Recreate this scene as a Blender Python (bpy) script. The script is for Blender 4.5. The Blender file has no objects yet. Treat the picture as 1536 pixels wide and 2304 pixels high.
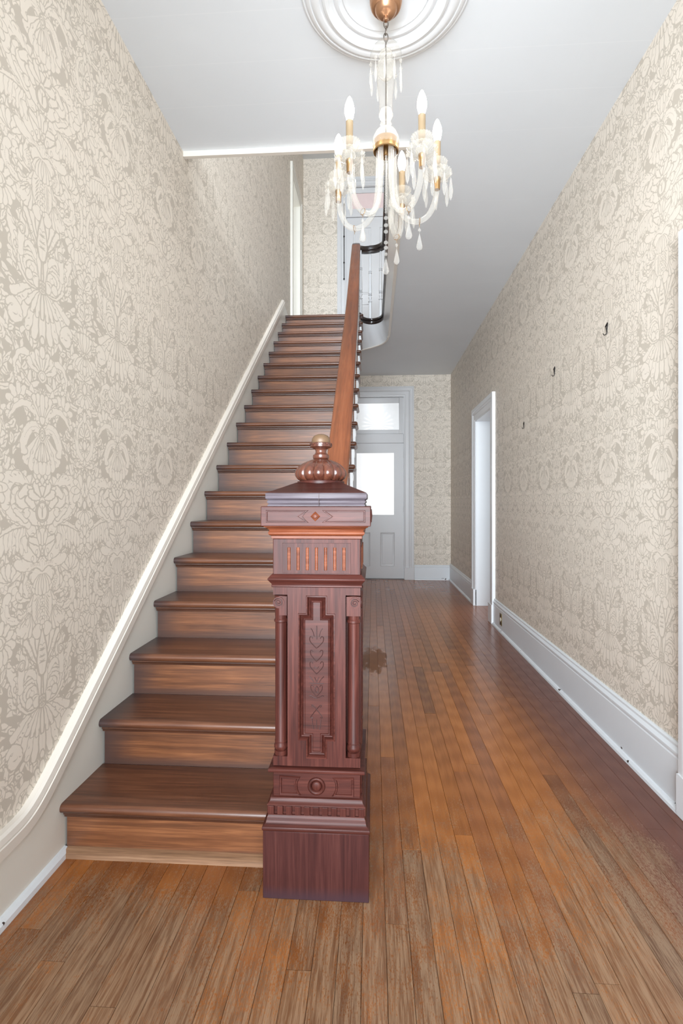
import bpy, bmesh, math, random
import numpy as np
from mathutils import Vector, Matrix

SC = bpy.context.scene
COL = SC.collection
R = math.radians
PI = math.pi

# ------------------------------------------------------------------ camera, world, lights, exposure
cam_d = bpy.data.cameras.new('camera'); cam = bpy.data.objects.new('camera', cam_d); COL.objects.link(cam)
cam_d.sensor_fit = 'VERTICAL'; cam_d.sensor_height = 36.0; cam_d.sensor_width = 24.0; cam_d.lens = 18.0
cam_d.shift_y = -21.0/2304.0; cam_d.clip_start = 0.02
cam.location = (0, 0, 1.2); cam.rotation_euler = (R(90), 0, math.atan(71.3/1152.0))
SC.camera = cam
vs = SC.view_settings
vs.view_transform = 'Standard'; vs.look = 'None'; vs.gamma = 1.0; vs.use_curve_mapping = False
vs.exposure = 1.14
cy = SC.cycles
cy.use_denoising = True; cy.max_bounces = 10; cy.diffuse_bounces = 7; cy.glossy_bounces = 3
cy.transmission_bounces = 6; cy.transparent_max_bounces = 24; cy.sample_clamp_indirect = 3.0; cy.caustics_reflective = False; cy.caustics_refractive = False

world = bpy.data.worlds.new('sky'); SC.world = world; world.use_nodes = True
bg = world.node_tree.nodes['Background']; bg.inputs[0].default_value = (0.90, 0.95, 1.0, 1); bg.inputs[1].default_value = 0.9

def area(name, loc, rot, sx, sy, power, color=(1, 1, 1), spread=180):
    d = bpy.data.lights.new(name, 'AREA'); d.shape = 'RECTANGLE'; d.size = sx; d.size_y = sy; d.energy = power; d.color = color; d.spread = R(spread)
    o = bpy.data.objects.new(name, d); o.location = loc; o.rotation_euler = [R(a) for a in rot]; COL.objects.link(o); return o
area('fill_front_opening', (-0.1, -1.25, 1.65), (90, 0, -9), 1.9, 2.7, 50, (0.86, 0.935, 1.0), 82)  # area lamp added behind the camera, unseen, to light the hall
area('daylight_upper_window', (1.62, 2.0, 5.25), (90, 0, 90), 1.6, 1.8, 40, (0.86, 0.93, 1.0))
area('fill_upper_front', (0.1, -1.7, 5.2), (90, 0, 0), 1.3, 1.8, 85, (0.84, 0.92, 1.0), 110)  # no window known here; lamp added to brighten the upper back wall
area('fill_side_room', (2.85, 6.72, 1.7), (90, 0, 122), 1.1, 1.7, 10, (1.0, 0.985, 0.96))  # lamp added in the unseen side room to brighten the mid hall
area('lamp_upper_room', (-2.3, 7.05, 4.6), (90, 0, -90), 0.8, 1.6, 9, (1.0, 0.98, 0.95))  # area lamp inside the unseen, windowless room behind door_5

# ------------------------------------------------------------------ helpers
def srgb(r, g, b):
    f = lambda c: c/12.92 if c <= 0.04045 else ((c+0.055)/1.055)**2.4
    return (f(r/255), f(g/255), f(b/255), 1)

class MB:
    def __init__(s): s.v = []; s.f = []
    def quad(s, *p):
        n = len(s.v); s.v += [tuple(q) for q in p]; s.f.append(tuple(range(n, n+len(p))))
    def box(s, x0, x1, y0, y1, z0, z1):
        n = len(s.v)
        s.v += [(x0, y0, z0), (x1, y0, z0), (x1, y1, z0), (x0, y1, z0), (x0, y0, z1), (x1, y0, z1), (x1, y1, z1), (x0, y1, z1)]
        s.f += [tuple(n+i for i in q) for q in ((0, 3, 2, 1), (4, 5, 6, 7), (0, 1, 5, 4), (1, 2, 6, 5), (2, 3, 7, 6), (3, 0, 4, 7))]
        return s
    def prism(s, poly, fr, a, b):
        """poly: 2-D outline; fr(u, v, w) -> xyz; extruded w from a to b"""
        n = len(s.v); m = len(poly)
        s.v += [tuple(fr(u, v, a)) for u, v in poly]+[tuple(fr(u, v, b)) for u, v in poly]
        s.f.append(tuple(range(n+m-1, n-1, -1))); s.f.append(tuple(range(n+m, n+2*m)))
        for i in range(m):
            j = (i+1) % m; s.f.append((n+i, n+j, n+m+j, n+m+i))
        return s
    def loops(s, rings, close=True, cap0=False, cap1=False):
        n = len(s.v); m = len(rings[0])
        for r in rings: s.v += [tuple(p) for p in r]
        for k in range(len(rings)-1):
            for i in range(m if close else m-1):
                j = (i+1) % m
                s.f.append((n+k*m+i, n+k*m+j, n+(k+1)*m+j, n+(k+1)*m+i))
        if cap0: s.f.append(tuple(range(n+m-1, n-1, -1)))
        if cap1: s.f.append(tuple(range(n+(len(rings)-1)*m, n+len(rings)*m)))
        return s
    def lathe(s, prof, n=24, c=(0, 0, 0), mod=None, square=False, cap=True):
        rings = []
        for r, z in prof:
            ring = []
            for i in range(4 if square else n):
                a = 2*PI*i/n if not square else PI/4+PI/2*i
                q = r*(math.sqrt(2) if square else 1)*(mod(a, z) if mod else 1)
                ring.append((c[0]+q*math.cos(a), c[1]+q*math.sin(a), c[2]+z))
            rings.append(ring)
        return s.loops(rings, True, cap, cap)
    def tube(s, path, rad, n=8, cap=True, closed=False, flute=0.0):
        P = [Vector(p) for p in path]; m = len(P); rad = rad if isinstance(rad, (list, tuple)) else [rad]*m
        rings = []; up = None
        for i in range(m):
            a = P[(i-1) % m] if (i or closed) else P[0]; b = P[(i+1) % m] if (i < m-1 or closed) else P[-1]
            t = (b-a).normalized()
            if up is None:
                up = t.orthogonal().normalized()
            up = (up-t*up.dot(t)); up = up.normalized() if up.length > 1e-6 else t.orthogonal().normalized()
            w = t.cross(up)
            rings.append([P[i]+(up*math.cos(2*PI*k/n)+w*math.sin(2*PI*k/n))*rad[i]*(1+flute*(-1)**k) for k in range(n)])
        if closed: rings.append(rings[0]); cap = False
        return s.loops(rings, True, cap, cap)
    def sphere(s, c, r, n=10, m=6, sz=1.0):
        prof = [(max(1e-4, r*math.sin(PI*k/m)), -r*sz*math.cos(PI*k/m)) for k in range(m+1)]
        return s.lathe(prof, n, c)
    def inset(s, outline, steps, fr, cap=True):
        """concentric loops of a simple counter-clockwise outline: steps = (inset, height)"""
        m = len(outline); ring = []
        def off(d):
            r = []
            for i in range(m):
                p0, p1, p2 = Vector(outline[i-1]), Vector(outline[i]), Vector(outline[(i+1) % m])
                a = (p1-p0).normalized(); b = (p2-p1).normalized(); na = Vector((-a.y, a.x)); nb = Vector((-b.y, b.x))
                k = na+nb; k = k/max(0.25, 1+na.dot(nb)); r.append(p1+k*d)
            return r
        rings = [[fr(p.x, p.y, h) for p in off(d)] for d, h in steps]
        return s.loops(rings, True, False, cap)
    def sweep(s, path, prof, fr, closed=False):
        """mitred sweep of prof (offset, height) along a 2-D path; offset to the left"""
        m = len(path); rings = []
        for i in range(m):
            p1 = Vector(path[i]); p0 = Vector(path[i-1]) if (i or closed) else None; p2 = Vector(path[(i+1) % m]) if (i < m-1 or closed) else None
            a = (p1-p0).normalized() if p0 is not None else (p2-p1).normalized(); b = (p2-p1).normalized() if p2 is not None else a
            na = Vector((-a.y, a.x)); nb = Vector((-b.y, b.x)); k = (na+nb)/max(0.3, 1+na.dot(nb))
            rings.append([fr(*(p1+k*o), h) for o, h in prof])
        if closed: rings.append(rings[0])
        return s.loops(rings, True, not closed, not closed)

def mesh(name, mb, smooth=35):
    me = bpy.data.meshes.new(name); me.from_pydata([tuple(v) for v in mb.v], [], mb.f); me.update()
    bm = bmesh.new(); bm.from_mesh(me); bmesh.ops.remove_doubles(bm, verts=bm.verts, dist=1e-5); bmesh.ops.recalc_face_normals(bm, faces=bm.faces); bm.to_mesh(me); bm.free()
    if smooth:
        for p in me.polygons: p.use_smooth = True
        me.set_sharp_from_angle(angle=R(smooth))
    return me
def obj(name, mb, mat, parent=None, kind=None, bevel=0, smooth=35, loc=None, rot=None, label=None):
    me = mb if isinstance(mb, bpy.types.Mesh) else mesh(name, mb, smooth)
    if mat and not len(me.materials): me.materials.append(mat)
    o = bpy.data.objects.new(name, me); COL.objects.link(o)
    if parent is not None: o.parent = parent
    if kind: o['kind'] = kind
    if label: o['label'] = label
    if loc: o.location = loc
    if rot: o.rotation_euler = rot
    if bevel:
        b = o.modifiers.new('edge', 'BEVEL'); b.width = bevel; b.segments = 2; b.limit_method = 'ANGLE'; b.angle_limit = R(40)
    return o
def empty(name, loc=(0, 0, 0), parent=None):
    o = bpy.data.objects.new(name, None); o.location = loc; o.empty_display_size = 0.1; COL.objects.link(o)
    if parent is not None: o.parent = parent
    return o
def tag(o, label, cat, group=None):
    o['label'] = label; o['category'] = cat
    if group: o['group'] = group
    return o
def thing(name, label, cat, loc=(0, 0, 0), group=None): return tag(empty(name, loc), label, cat, group)
def struct(o): o['kind'] = 'structure'; return o

def catmull(pts, n=6):
    P = [Vector(p) for p in pts]; out = []
    for i in range(len(P)-1):
        a, b, c, d = P[max(0, i-1)], P[i], P[i+1], P[min(len(P)-1, i+2)]
        for k in range(n):
            t = k/n; out.append(0.5*((2*b)+(c-a)*t+(2*a-5*b+4*c-d)*t*t+(3*b-a-3*c+d)*t**3))
    out.append(P[-1]); return out

# ------------------------------------------------------------------ materials
def newmat(name):
    m = bpy.data.materials.new(name); m.use_nodes = True; nt = m.node_tree
    return m, nt, nt.nodes['Principled BSDF']
def nd(nt, t, **kw):
    n = nt.nodes.new(t)
    for k, v in kw.items(): setattr(n, k, v)
    return n
def val(nt, sock, v):
    if isinstance(v, (int, float)): sock.default_value = v
    elif isinstance(v, tuple): sock.default_value = v
    else: nt.links.new(v, sock)
def mth(nt, op, a, b=None, c=None, clamp=False):
    n = nd(nt, 'ShaderNodeMath', operation=op, use_clamp=clamp); val(nt, n.inputs[0], a)
    if b is not None: val(nt, n.inputs[1], b)
    if c is not None: val(nt, n.inputs[2], c)
    return n.outputs[0]
def mixc(nt, f, a, b, mode='MIX'):
    n = nd(nt, 'ShaderNodeMix', data_type='RGBA', blend_type=mode); val(nt, n.inputs[0], f); val(nt, n.inputs[6], a); val(nt, n.inputs[7], b); return n.outputs[2]
def noise(nt, vec, scale, detail=4, rough=0.55, dist=0.0):
    n = nd(nt, 'ShaderNodeTexNoise'); nt.links.new(vec, n.inputs['Vector']); n.inputs['Scale'].default_value = scale; n.inputs['Detail'].default_value = detail
    n.inputs['Roughness'].default_value = rough; n.inputs['Distortion'].default_value = dist; return n.outputs[0]
def ramp(nt, f, stops):
    n = nd(nt, 'ShaderNodeValToRGB'); nt.links.new(f, n.inputs[0]); e = n.color_ramp.elements
    while len(e) < len(stops): e.new(0.5)
    for k, (p, c) in enumerate(stops): e[k].position = p; e[k].color = c
    return n.outputs[0]
def sstep(nt, x, a, b):
    n = nd(nt, 'ShaderNodeMapRange', interpolation_type='SMOOTHSTEP'); val(nt, n.inputs[0], x); n.inputs[1].default_value = a; n.inputs[2].default_value = b; return n.outputs[0]
def scaled(nt, vec, s, off=None):
    n = nd(nt, 'ShaderNodeMapping'); nt.links.new(vec, n.inputs[0]); n.inputs['Scale'].default_value = s
    if off is not None: nt.links.new(off, n.inputs['Location'])
    return n.outputs[0]
def bump(nt, bsdf, h, strength=0.2, dist=0.002):
    n = nd(nt, 'ShaderNodeBump'); n.inputs['Strength'].default_value = strength; n.inputs['Distance'].default_value = dist; nt.links.new(h, n.inputs['Height']); nt.links.new(n.outputs[0], bsdf.inputs['Normal'])

def paint(name, c, rough=0.35, dirt=0.05, chips=0.0):
    m, nt, b = newmat(name); g = nd(nt, 'ShaderNodeNewGeometry')
    n = noise(nt, g.outputs['Position'], 3.0, 4); n2 = noise(nt, g.outputs['Position'], 60, 3)
    dk = tuple(x*(1-dirt*2.2) for x in c[:3])+(1,)
    colr = mixc(nt, n, dk, c)
    if chips:
        sp = mth(nt, 'GREATER_THAN', noise(nt, g.outputs['Position'], 22, 2, 0.6), 0.72); z = nd(nt, 'ShaderNodeSeparateXYZ'); nt.links.new(g.outputs['Position'], z.inputs[0])
        colr = mixc(nt, mth(nt, 'MULTIPLY', sp, mth(nt, 'LESS_THAN', z.outputs[2], chips)), colr, srgb(60, 50, 45))
    nt.links.new(colr, b.inputs['Base Color']); b.inputs['Roughness'].default_value = rough; bump(nt, b, n2, 0.08, 0.001); return m
def plain(name, c, rough=0.5, metal=0.0, emis=None, es=0.0):
    m, nt, b = newmat(name); g = nd(nt, 'ShaderNodeNewGeometry'); n = noise(nt, g.outputs['Position'], 18, 3)
    nt.links.new(mixc(nt, n, tuple(x*0.86 for x in c[:3])+(1,), tuple(min(1, x*1.1) for x in c[:3])+(1,)), b.inputs['Base Color'])
    b.inputs['Roughness'].default_value = rough; b.inputs['Metallic'].default_value = metal
    if emis: b.inputs['Emission Color'].default_value = emis; b.inputs['Emission Strength'].default_value = es
    return m
def wood(name, dark, mid, light, grain='X', rough=0.38, scale=1.0, coat=0.25, edge=None, pitch=0.0, spec=0.38):
    """grain axis in object space; random offset for every object"""
    m, nt, b = newmat(name); tc = nd(nt, 'ShaderNodeTexCoord'); oi = nd(nt, 'ShaderNodeObjectInfo')
    off = nd(nt, 'ShaderNodeCombineXYZ')
    for k, q in enumerate((17.0, 9.0, 23.0)): nt.links.new(mth(nt, 'MULTIPLY', oi.outputs['Random'], q), off.inputs[k])
    lo, hi = 1.5*scale, 38*scale; s = {'X': (lo, hi, hi), 'Y': (hi, lo, hi), 'Z': (hi, hi, lo)}[grain]
    base = tc.outputs['Object']
    if pitch:
        vr = nd(nt, 'ShaderNodeVectorRotate', rotation_type='X_AXIS'); vr.inputs['Angle'].default_value = -pitch; nt.links.new(base, vr.inputs[0]); base = vr.outputs[0]
    v = scaled(nt, base, s, off.outputs[0])
    n1 = noise(nt, v, 1.0, 5, 0.6, 0.9); v2 = scaled(nt, base, tuple(x*5 for x in s), off.outputs[0]); n2 = noise(nt, v2, 1.0, 3, 0.6)
    n3 = noise(nt, scaled(nt, base, (3, 3, 3), off.outputs[0]), 1.0, 3)
    f = mth(nt, 'ADD', mth(nt, 'MULTIPLY', n1, 0.52), mth(nt, 'ADD', mth(nt, 'MULTIPLY', n2, 0.32), mth(nt, 'MULTIPLY', n3, 0.2)))
    c = ramp(nt, f, [(0.36, dark), (0.53, mid), (0.70, light)])
    if edge:                                     # grime at the ends / lower edges: edge = (axis, centre, half, colour)
        sp = nd(nt, 'ShaderNodeSeparateXYZ'); nt.links.new(tc.outputs['Object'], sp.inputs[0])
        for ax, a, bb, colr in edge:
            mk = sstep(nt, mth(nt, 'ADD', sp.outputs['XYZ'.index(ax)], mth(nt, 'MULTIPLY', mth(nt, 'SUBTRACT', n3, 0.5), 0.5*abs(bb-a))), a, bb)
            c = mixc(nt, mth(nt, 'MULTIPLY', mk, 0.85), c, colr)
    nt.links.new(c, b.inputs['Base Color']); nt.links.new(mth(nt, 'ADD', mth(nt, 'MULTIPLY', n3, 0.22), rough-0.1), b.inputs['Roughness'])
    b.inputs['Coat Weight'].default_value = coat; b.inputs['Specular IOR Level'].default_value = spec; b.inputs['Coat Roughness'].default_value = 0.22
    bump(nt, b, n2, 0.12, 0.0008); return m

M = {}
M['white'] = paint('white_gloss_paint', srgb(228, 231, 234), 0.3, 0.03)
M['base'] = paint('white_baseboard_paint', srgb(224, 229, 233), 0.33, 0.04, chips=0.035)
M['cream'] = paint('cream_gloss_paint', srgb(224, 217, 207), 0.32, 0.03)
M['skirt'] = paint('cream_skirt_paint', srgb(230, 228, 219), 0.35, 0.05)
M['greydoor'] = paint('grey_white_door_paint', srgb(213, 214, 216), 0.36, 0.04)
M['plaster'] = paint('painted_ceiling', srgb(222, 227, 232), 0.6, 0.015)
def ceiling_mat():
    m, nt, b = newmat('painted_board_ceiling'); g = nd(nt, 'ShaderNodeNewGeometry'); sp = nd(nt, 'ShaderNodeSeparateXYZ'); nt.links.new(g.outputs['Position'], sp.inputs[0])
    n = noise(nt, g.outputs['Position'], 2.0, 4); c = mixc(nt, n, srgb(216, 221, 226), srgb(224, 229, 234)); y = mth(nt, 'ADD', sp.outputs[1], mth(nt, 'MULTIPLY', n, 0.01)); hs = None
    for q in (2.05, 2.285, 2.53, 2.79, 3.43, 4.05, 4.7):
        l = mth(nt, 'LESS_THAN', mth(nt, 'ABSOLUTE', mth(nt, 'SUBTRACT', y, q)), 0.0022); hs = l if hs is None else mth(nt, 'ADD', hs, l)
    nt.links.new(mixc(nt, mth(nt, 'MULTIPLY', hs, 0.14), c, srgb(244, 246, 248)), b.inputs['Base Color']); b.inputs['Roughness'].default_value = 0.6; bump(nt, b, hs, 0.12, 0.001); return m
M['ceil'] = ceiling_mat()
M['med'] = paint('white_plaster_ornament', srgb(226, 229, 232), 0.5, 0.01)
M['brass'] = plain('aged_brass', srgb(168, 134, 92), 0.36, 0.9)
M['copper'] = plain('copper_canopy_metal', srgb(186, 142, 110), 0.34, 0.9)
M['steel'] = plain('dull_chain_metal', srgb(120, 112, 105), 0.4, 0.9)
M['dark'] = plain('dark_iron', srgb(40, 36, 34), 0.45, 0.6)
M['gap'] = plain('dark_gap', srgb(52, 36, 26), 0.8)
M['candle'] = plain('candle_sleeve_card', srgb(140, 120, 92), 0.5)
M['bulb'] = plain('lit_bulb', srgb(255, 250, 240), 0.3, 0, (1.0, 0.95, 0.88, 1), 22.0)
M['black'] = wood('black_varnished_wood', srgb(22, 16, 16), srgb(34, 25, 24), srgb(50, 36, 32), 'X', 0.22, 1, 0.6)
M['tread'] = wood('brown_tread_wood', srgb(66, 38, 26), srgb(98, 60, 41), srgb(128, 84, 60), 'X', 0.34, 0.8, 0.3, edge=[('X', -0.33, -0.47, srgb(50, 40, 42))])
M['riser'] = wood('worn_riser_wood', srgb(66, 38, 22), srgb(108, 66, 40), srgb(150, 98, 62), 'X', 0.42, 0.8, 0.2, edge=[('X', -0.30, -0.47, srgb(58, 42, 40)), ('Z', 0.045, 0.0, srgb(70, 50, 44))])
M['shoe'] = wood('scuffed_shoe_wood', srgb(92, 66, 48), srgb(138, 104, 78), srgb(170, 136, 106), 'X', 0.5, 1, 0.05)
M['cove'] = wood('dark_cove_wood', srgb(46, 24, 16), srgb(72, 42, 28), srgb(96, 58, 40), 'X', 0.36, 1, 0.3)
M['rail'] = wood('handrail_mahogany', srgb(92, 48, 26), srgb(124, 68, 39), srgb(144, 86, 54), 'Y', 0.42, 0.9, 0.2, pitch=math.atan(0.7375))
nw = (srgb(44, 20, 17), srgb(70, 34, 28), srgb(93, 51, 43))
M['newel'] = wood('mahogany_newel', *nw, 'Z', 0.42, 1.2, 0.02, spec=0.16)
M['newelh'] = wood('mahogany_newel_moulding', *nw, 'X', 0.42, 1.2, 0.04, spec=0.2)
M['newel2'] = wood('orange_mahogany_inlay', srgb(76, 36, 22), srgb(106, 55, 34), srgb(140, 82, 56), 'X', 0.4, 1.2, 0.05, spec=0.2)
M['carve'] = plain('carved_groove', srgb(52, 22, 18), 0.6)
M['plinth'] = wood('mahogany_plinth', srgb(46, 21, 20), srgb(64, 32, 29), srgb(82, 46, 41), 'Z', 0.45, 1.0, 0.02, spec=0.18, edge=[('Z', 0.05, 0.0, srgb(60, 42, 48))])
M['cap'] = wood('sheen_tinted_cap_wood', srgb(62, 52, 54), srgb(90, 82, 88), srgb(122, 118, 128), 'X', 0.42, 1.0, 0.05, spec=0.2)  # window sheen on the varnish, put into the colour as bluish grey
M['finial'] = wood('dark_finial_wood', srgb(58, 28, 20), srgb(84, 46, 34), srgb(112, 68, 48), 'Z', 0.26, 1.0, 0.5)

def glassmat(name, tint, dens, gl=0.7):
    m = bpy.data.materials.new(name); m.use_nodes = True; nt = m.node_tree; nt.nodes.clear()
    out = nd(nt, 'ShaderNodeOutputMaterial'); tr = nd(nt, 'ShaderNodeBsdfTransparent'); tl = nd(nt, 'ShaderNodeBsdfTranslucent'); df = nd(nt, 'ShaderNodeBsdfDiffuse'); gs = nd(nt, 'ShaderNodeBsdfGlossy')
    lw = nd(nt, 'ShaderNodeLayerWeight'); lw.inputs[0].default_value = 0.5
    g = nd(nt, 'ShaderNodeNewGeometry'); n = noise(nt, g.outputs['Position'], 70, 1)
    tl.inputs[0].default_value = tint; df.inputs[0].default_value = tint; gs.inputs['Roughness'].default_value = 0.06; tr.inputs[0].default_value = (0.97, 0.965, 0.95, 1)
    a = nd(nt, 'ShaderNodeMixShader'); a.inputs[0].default_value = 0.5; nt.links.new(tl.outputs[0], a.inputs[1]); nt.links.new(df.outputs[0], a.inputs[2])
    b = nd(nt, 'ShaderNodeMixShader'); nt.links.new(mth(nt, 'ADD', mth(nt, 'MULTIPLY', mth(nt, 'POWER', lw.outputs['Facing'], 1.5), dens*1.2), dens*0.4), b.inputs[0]); nt.links.new(tr.outputs[0], b.inputs[1]); nt.links.new(a.outputs[0], b.inputs[2])
    c = nd(nt, 'ShaderNodeMixShader'); nt.links.new(mth(nt, 'MULTIPLY', mth(nt, 'POWER', lw.outputs['Facing'], 3.0), gl), c.inputs[0]); nt.links.new(b.outputs[0], c.inputs[1]); nt.links.new(gs.outputs[0], c.inputs[2])
    nt.links.new(c.outputs[0], out.inputs[0]); return m
M['glass'] = glassmat('cut_glass', (0.95, 0.92, 0.86, 1), 0.32)
M['glass2'] = glassmat('clear_glass_tube', (0.96, 0.93, 0.88, 1), 0.30)
M['column'] = glassmat('thin_column_glass', (0.96, 0.92, 0.87, 1), 0.14)
M['crystal'] = glassmat('crystal_drop', (0.95, 0.93, 0.9, 1), 0.32, 0.75)
M['dome'] = glassmat('thin_glass_bowl', (0.95, 0.93, 0.9, 1), 0.10, 0.5)

def pane_mat(name, a, b_, strength, pattern):
    m, nt, b = newmat(name); g = nd(nt, 'ShaderNodeTexCoord')
    sp = nd(nt, 'ShaderNodeSeparateXYZ'); nt.links.new(g.outputs['Object'], sp.inputs[0])
    f = noise(nt, g.outputs['Object'], 9, 3)
    if pattern:                                 # etched spray of fronds
        ang = mth(nt, 'ARCTAN2', mth(nt, 'ADD', sp.outputs[2], 0.13), sp.outputs[0]); rad = mth(nt, 'ADD', mth(nt, 'POWER', sp.outputs[0], 2.0), mth(nt, 'POWER', mth(nt, 'ADD', sp.outputs[2], 0.13), 2.0))
        ff = mth(nt, 'MULTIPLY', sstep(nt, mth(nt, 'SINE', mth(nt, 'MULTIPLY', ang, 22.0)), 0.0, 0.6), sstep(nt, rad, 0.075, 0.02)); f = mth(nt, 'ADD', mth(nt, 'MULTIPLY', f, 0.3), mth(nt, 'MULTIPLY', ff, 0.7))
    c = mixc(nt, f, a, b_); nt.links.new(c, b.inputs['Base Color']); nt.links.new(c, b.inputs['Emission Color']); b.inputs['Emission Strength'].default_value = strength; b.inputs['Roughness'].default_value = 0.25; return m
M['pane'] = pane_mat('lit_frosted_pane', srgb(238, 239, 240), srgb(250, 250, 250), 0.21, False)
M['pane2'] = pane_mat('lit_etched_pane', srgb(214, 216, 217), srgb(250, 250, 250), 0.21, True)
M['pink'] = pane_mat('pinkish_transom_pane', srgb(206, 186, 186), srgb(218, 200, 198), 0.08, False)
def damask_tile(np, math, S=1000):
    """light/dark map of one damask repeat (half width mirrored), computed from curves"""
    W, H = 0.245, 1.345
    nx, ny = int(W*S), int(H*S)
    T = np.zeros((ny, nx), np.float32)
    xs = (np.arange(nx)+.5)/S; ys = (np.arange(ny)+.5)/S
    aa = 0.9/S
    def sdf_paint(f, x0, x1, z0, z1, ow, inner=None):
        # f(P,Z) > 0 inside, metres; painted with a dark outline, wrapped in z, mirrored at both axes
        for dz in (-2*H, -H, 0, H):
            j0 = max(0, int((z0+dz-ow)*S)-1); j1 = min(ny, int((z1+dz+ow)*S)+2)
            if j1 <= j0: continue
            for mir in (0, 1, 2):
                a, b = (x0, x1) if mir == 0 else ((-x1, -x0) if mir == 1 else (2*W-x1, 2*W-x0))
                i0 = max(0, int((a-ow)*S)-1); i1 = min(nx, int((b+ow)*S)+2)
                if i1 <= i0: continue
                P = xs[i0:i1][None, :]
                if mir == 1: P = -P
                if mir == 2: P = 2*W-P
                Z = ys[j0:j1][:, None]-dz
                v = f(P, Z)
                cov = np.clip(v/aa+.5, 0, 1); out = np.clip((v+ow)/aa+.5, 0, 1)
                val = cov if inner is None else cov*inner(P, Z, v)
                t = T[j0:j1, i0:i1]
                T[j0:j1, i0:i1] = t*(1-out)+val*out
    def bez(pts, n=26):
        pts = np.array(pts, float); t = np.linspace(0, 1, n)[:, None]
        while len(pts.shape) == 2: pts = pts[None].repeat(n, 0)
        while pts.shape[1] > 1: pts = pts[:, :-1]*(1-t[:, :, None])+pts[:, 1:]*t[:, :, None]
        return pts[:, 0]
    def stroke(pts, w, ow=.0042, vein=False, light=1., raw=False):
        c = np.array(pts, float) if raw else bez(pts)
        n = len(c); t = np.linspace(0, 1, n)
        r = np.interp(t, np.linspace(0, 1, len(w)), w)
        def f(P, Z):
            best = None
            for (a, b), rr in zip(c, r):
                d = rr-np.sqrt((P-a)**2+(Z-b)**2)
                best = d if best is None else np.maximum(best, d)
            return best
        def inn(P, Z, v):
            best = None
            for (a, b) in c[int(n*.15):int(n*.75)]:
                d = (P-a)**2+(Z-b)**2
                best = d if best is None else np.minimum(best, d)
            return np.clip((np.sqrt(best)-.0016)/aa+.5, 0, 1)
        m = max(w)
        g = (lambda P, Z, v: inn(P, Z, v)*light) if vein else ((lambda P, Z, v: light+0*v) if light != 1 else None)
        sdf_paint(f, c[:, 0].min()-m, c[:, 0].max()+m, c[:, 1].min()-m, c[:, 1].max()+m, ow, g)
    def ell(cx, cz, rx, rz, ow=.0042, light=1., ang=0., ring=0):
        ca, sa = math.cos(ang), math.sin(ang); m = max(rx, rz)
        def f(P, Z):
            x = (P-cx)*ca+(Z-cz)*sa; z = -(P-cx)*sa+(Z-cz)*ca
            return (1-np.sqrt((x/rx)**2+(z/rz)**2))*min(rx, rz)
        g = None
        if ring: g = lambda P, Z, v: np.clip((np.abs(v-ring)-.0015)/aa+.5, 0, 1)
        elif light != 1: g = lambda P, Z, v: light+0*v
        sdf_paint(f, cx-m, cx+m, cz-m, cz+m, ow, g)
    def dark(pts, w): stroke(pts, w, ow=0, light=0.)
    def spiral(cx, cz, r, a0, turns, w, sgn=1, ow=.0036, tail=()):
        n = 30; c = []
        for i in range(n):
            t = i/(n-1); a = a0+sgn*turns*2*math.pi*t; rr = r*(1-.8*t)
            c.append((cx+rr*math.cos(a), cz+rr*math.sin(a)))
        stroke(list(tail)+c, [w*.8, w, w, w*.9, w*1.2], ow, raw=True)
    def fan(cx, cz, R, a0, a1, n, w, r0=.2, ow=.0034, vein=False, scal=0.):
        order = sorted(range(n), key=lambda i: -abs(i-(n-1)/2))
        for i in order:
            a = math.radians(a0+(a1-a0)*(i/(n-1) if n > 1 else .5))
            k = 1-scal*abs(i-(n-1)/2)/max(1, (n-1)/2)
            p0 = (cx+R*r0*math.cos(a), cz+R*r0*math.sin(a)); p1 = (cx+R*k*math.cos(a), cz+R*k*math.sin(a))
            stroke([p0, ((p0[0]+p1[0])/2, (p0[1]+p1[1])/2), p1], [w*.35, w*.75, w, w*.8], ow, vein)
    def acan(spine, wid, lobes, side, L, lw, ow=.0034):
        c = bez(spine, 30); d = np.gradient(c, axis=0); d /= np.linalg.norm(d, axis=1)[:, None]+1e-9
        for k in range(lobes):
            i = int(29*(.12+.84*k/max(1, lobes-1))); tx, tz = d[i]; nxx, nz = (-tz*side, tx*side)
            p = c[i]; q = p+L*(.75+.25*math.sin(k*2.1))*np.array([nxx*.85+tx*.5, nz*.85+tz*.5])
            mid = (p+q)/2+np.array([tx, tz])*L*.08
            stroke([p, mid, q], [lw*.9, lw*1.15, lw*.55], ow)
        stroke(spine, [wid, wid*1.3, wid*.9, wid*.5], ow*.8)
    def wallpt(u, v):
        dx, dy, k = -.0617+(u-768)/1152*.9981, .9981+(u-768)/1152*.0617, (1131-v)/1152
        t = -1.075/dx
        return t*dy-1.604, 1.2+t*k
    A = lambda x, y: wallpt(x/7.68, y/7.68+1040)
    B = lambda x, y: wallpt((x-10)/7.68, y/7.68+1300)
    # filler leaves behind everything
    rnd = np.random.RandomState(4)
    for k in range(460):
        x, z, a = rnd.rand()*W, rnd.rand()*H, rnd.rand()*6.28; L = .012+.02*rnd.rand(); b = a+.9*(rnd.rand()-.5)*2
        p0 = (x, z); p1 = (x+L*math.cos(a), z+L*math.sin(a)); p2 = (p1[0]+L*.8*math.cos(b), p1[1]+L*.8*math.sin(b))
        stroke([p0, p1, p2], [.004, .0085, .0075, .003], .0044, vein=rnd.rand() < .5)
    for zc in (1.10, 1.06, .94, .90, .83, .71, .66, .60, .57, .45, .22, .13, .03):
        fan(W, zc, .048, 60, 120, 3, .011, .1); fan(W, zc, .05, 140, 220, 3, .012, .25); ell(W, zc, .009, .012)
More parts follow.
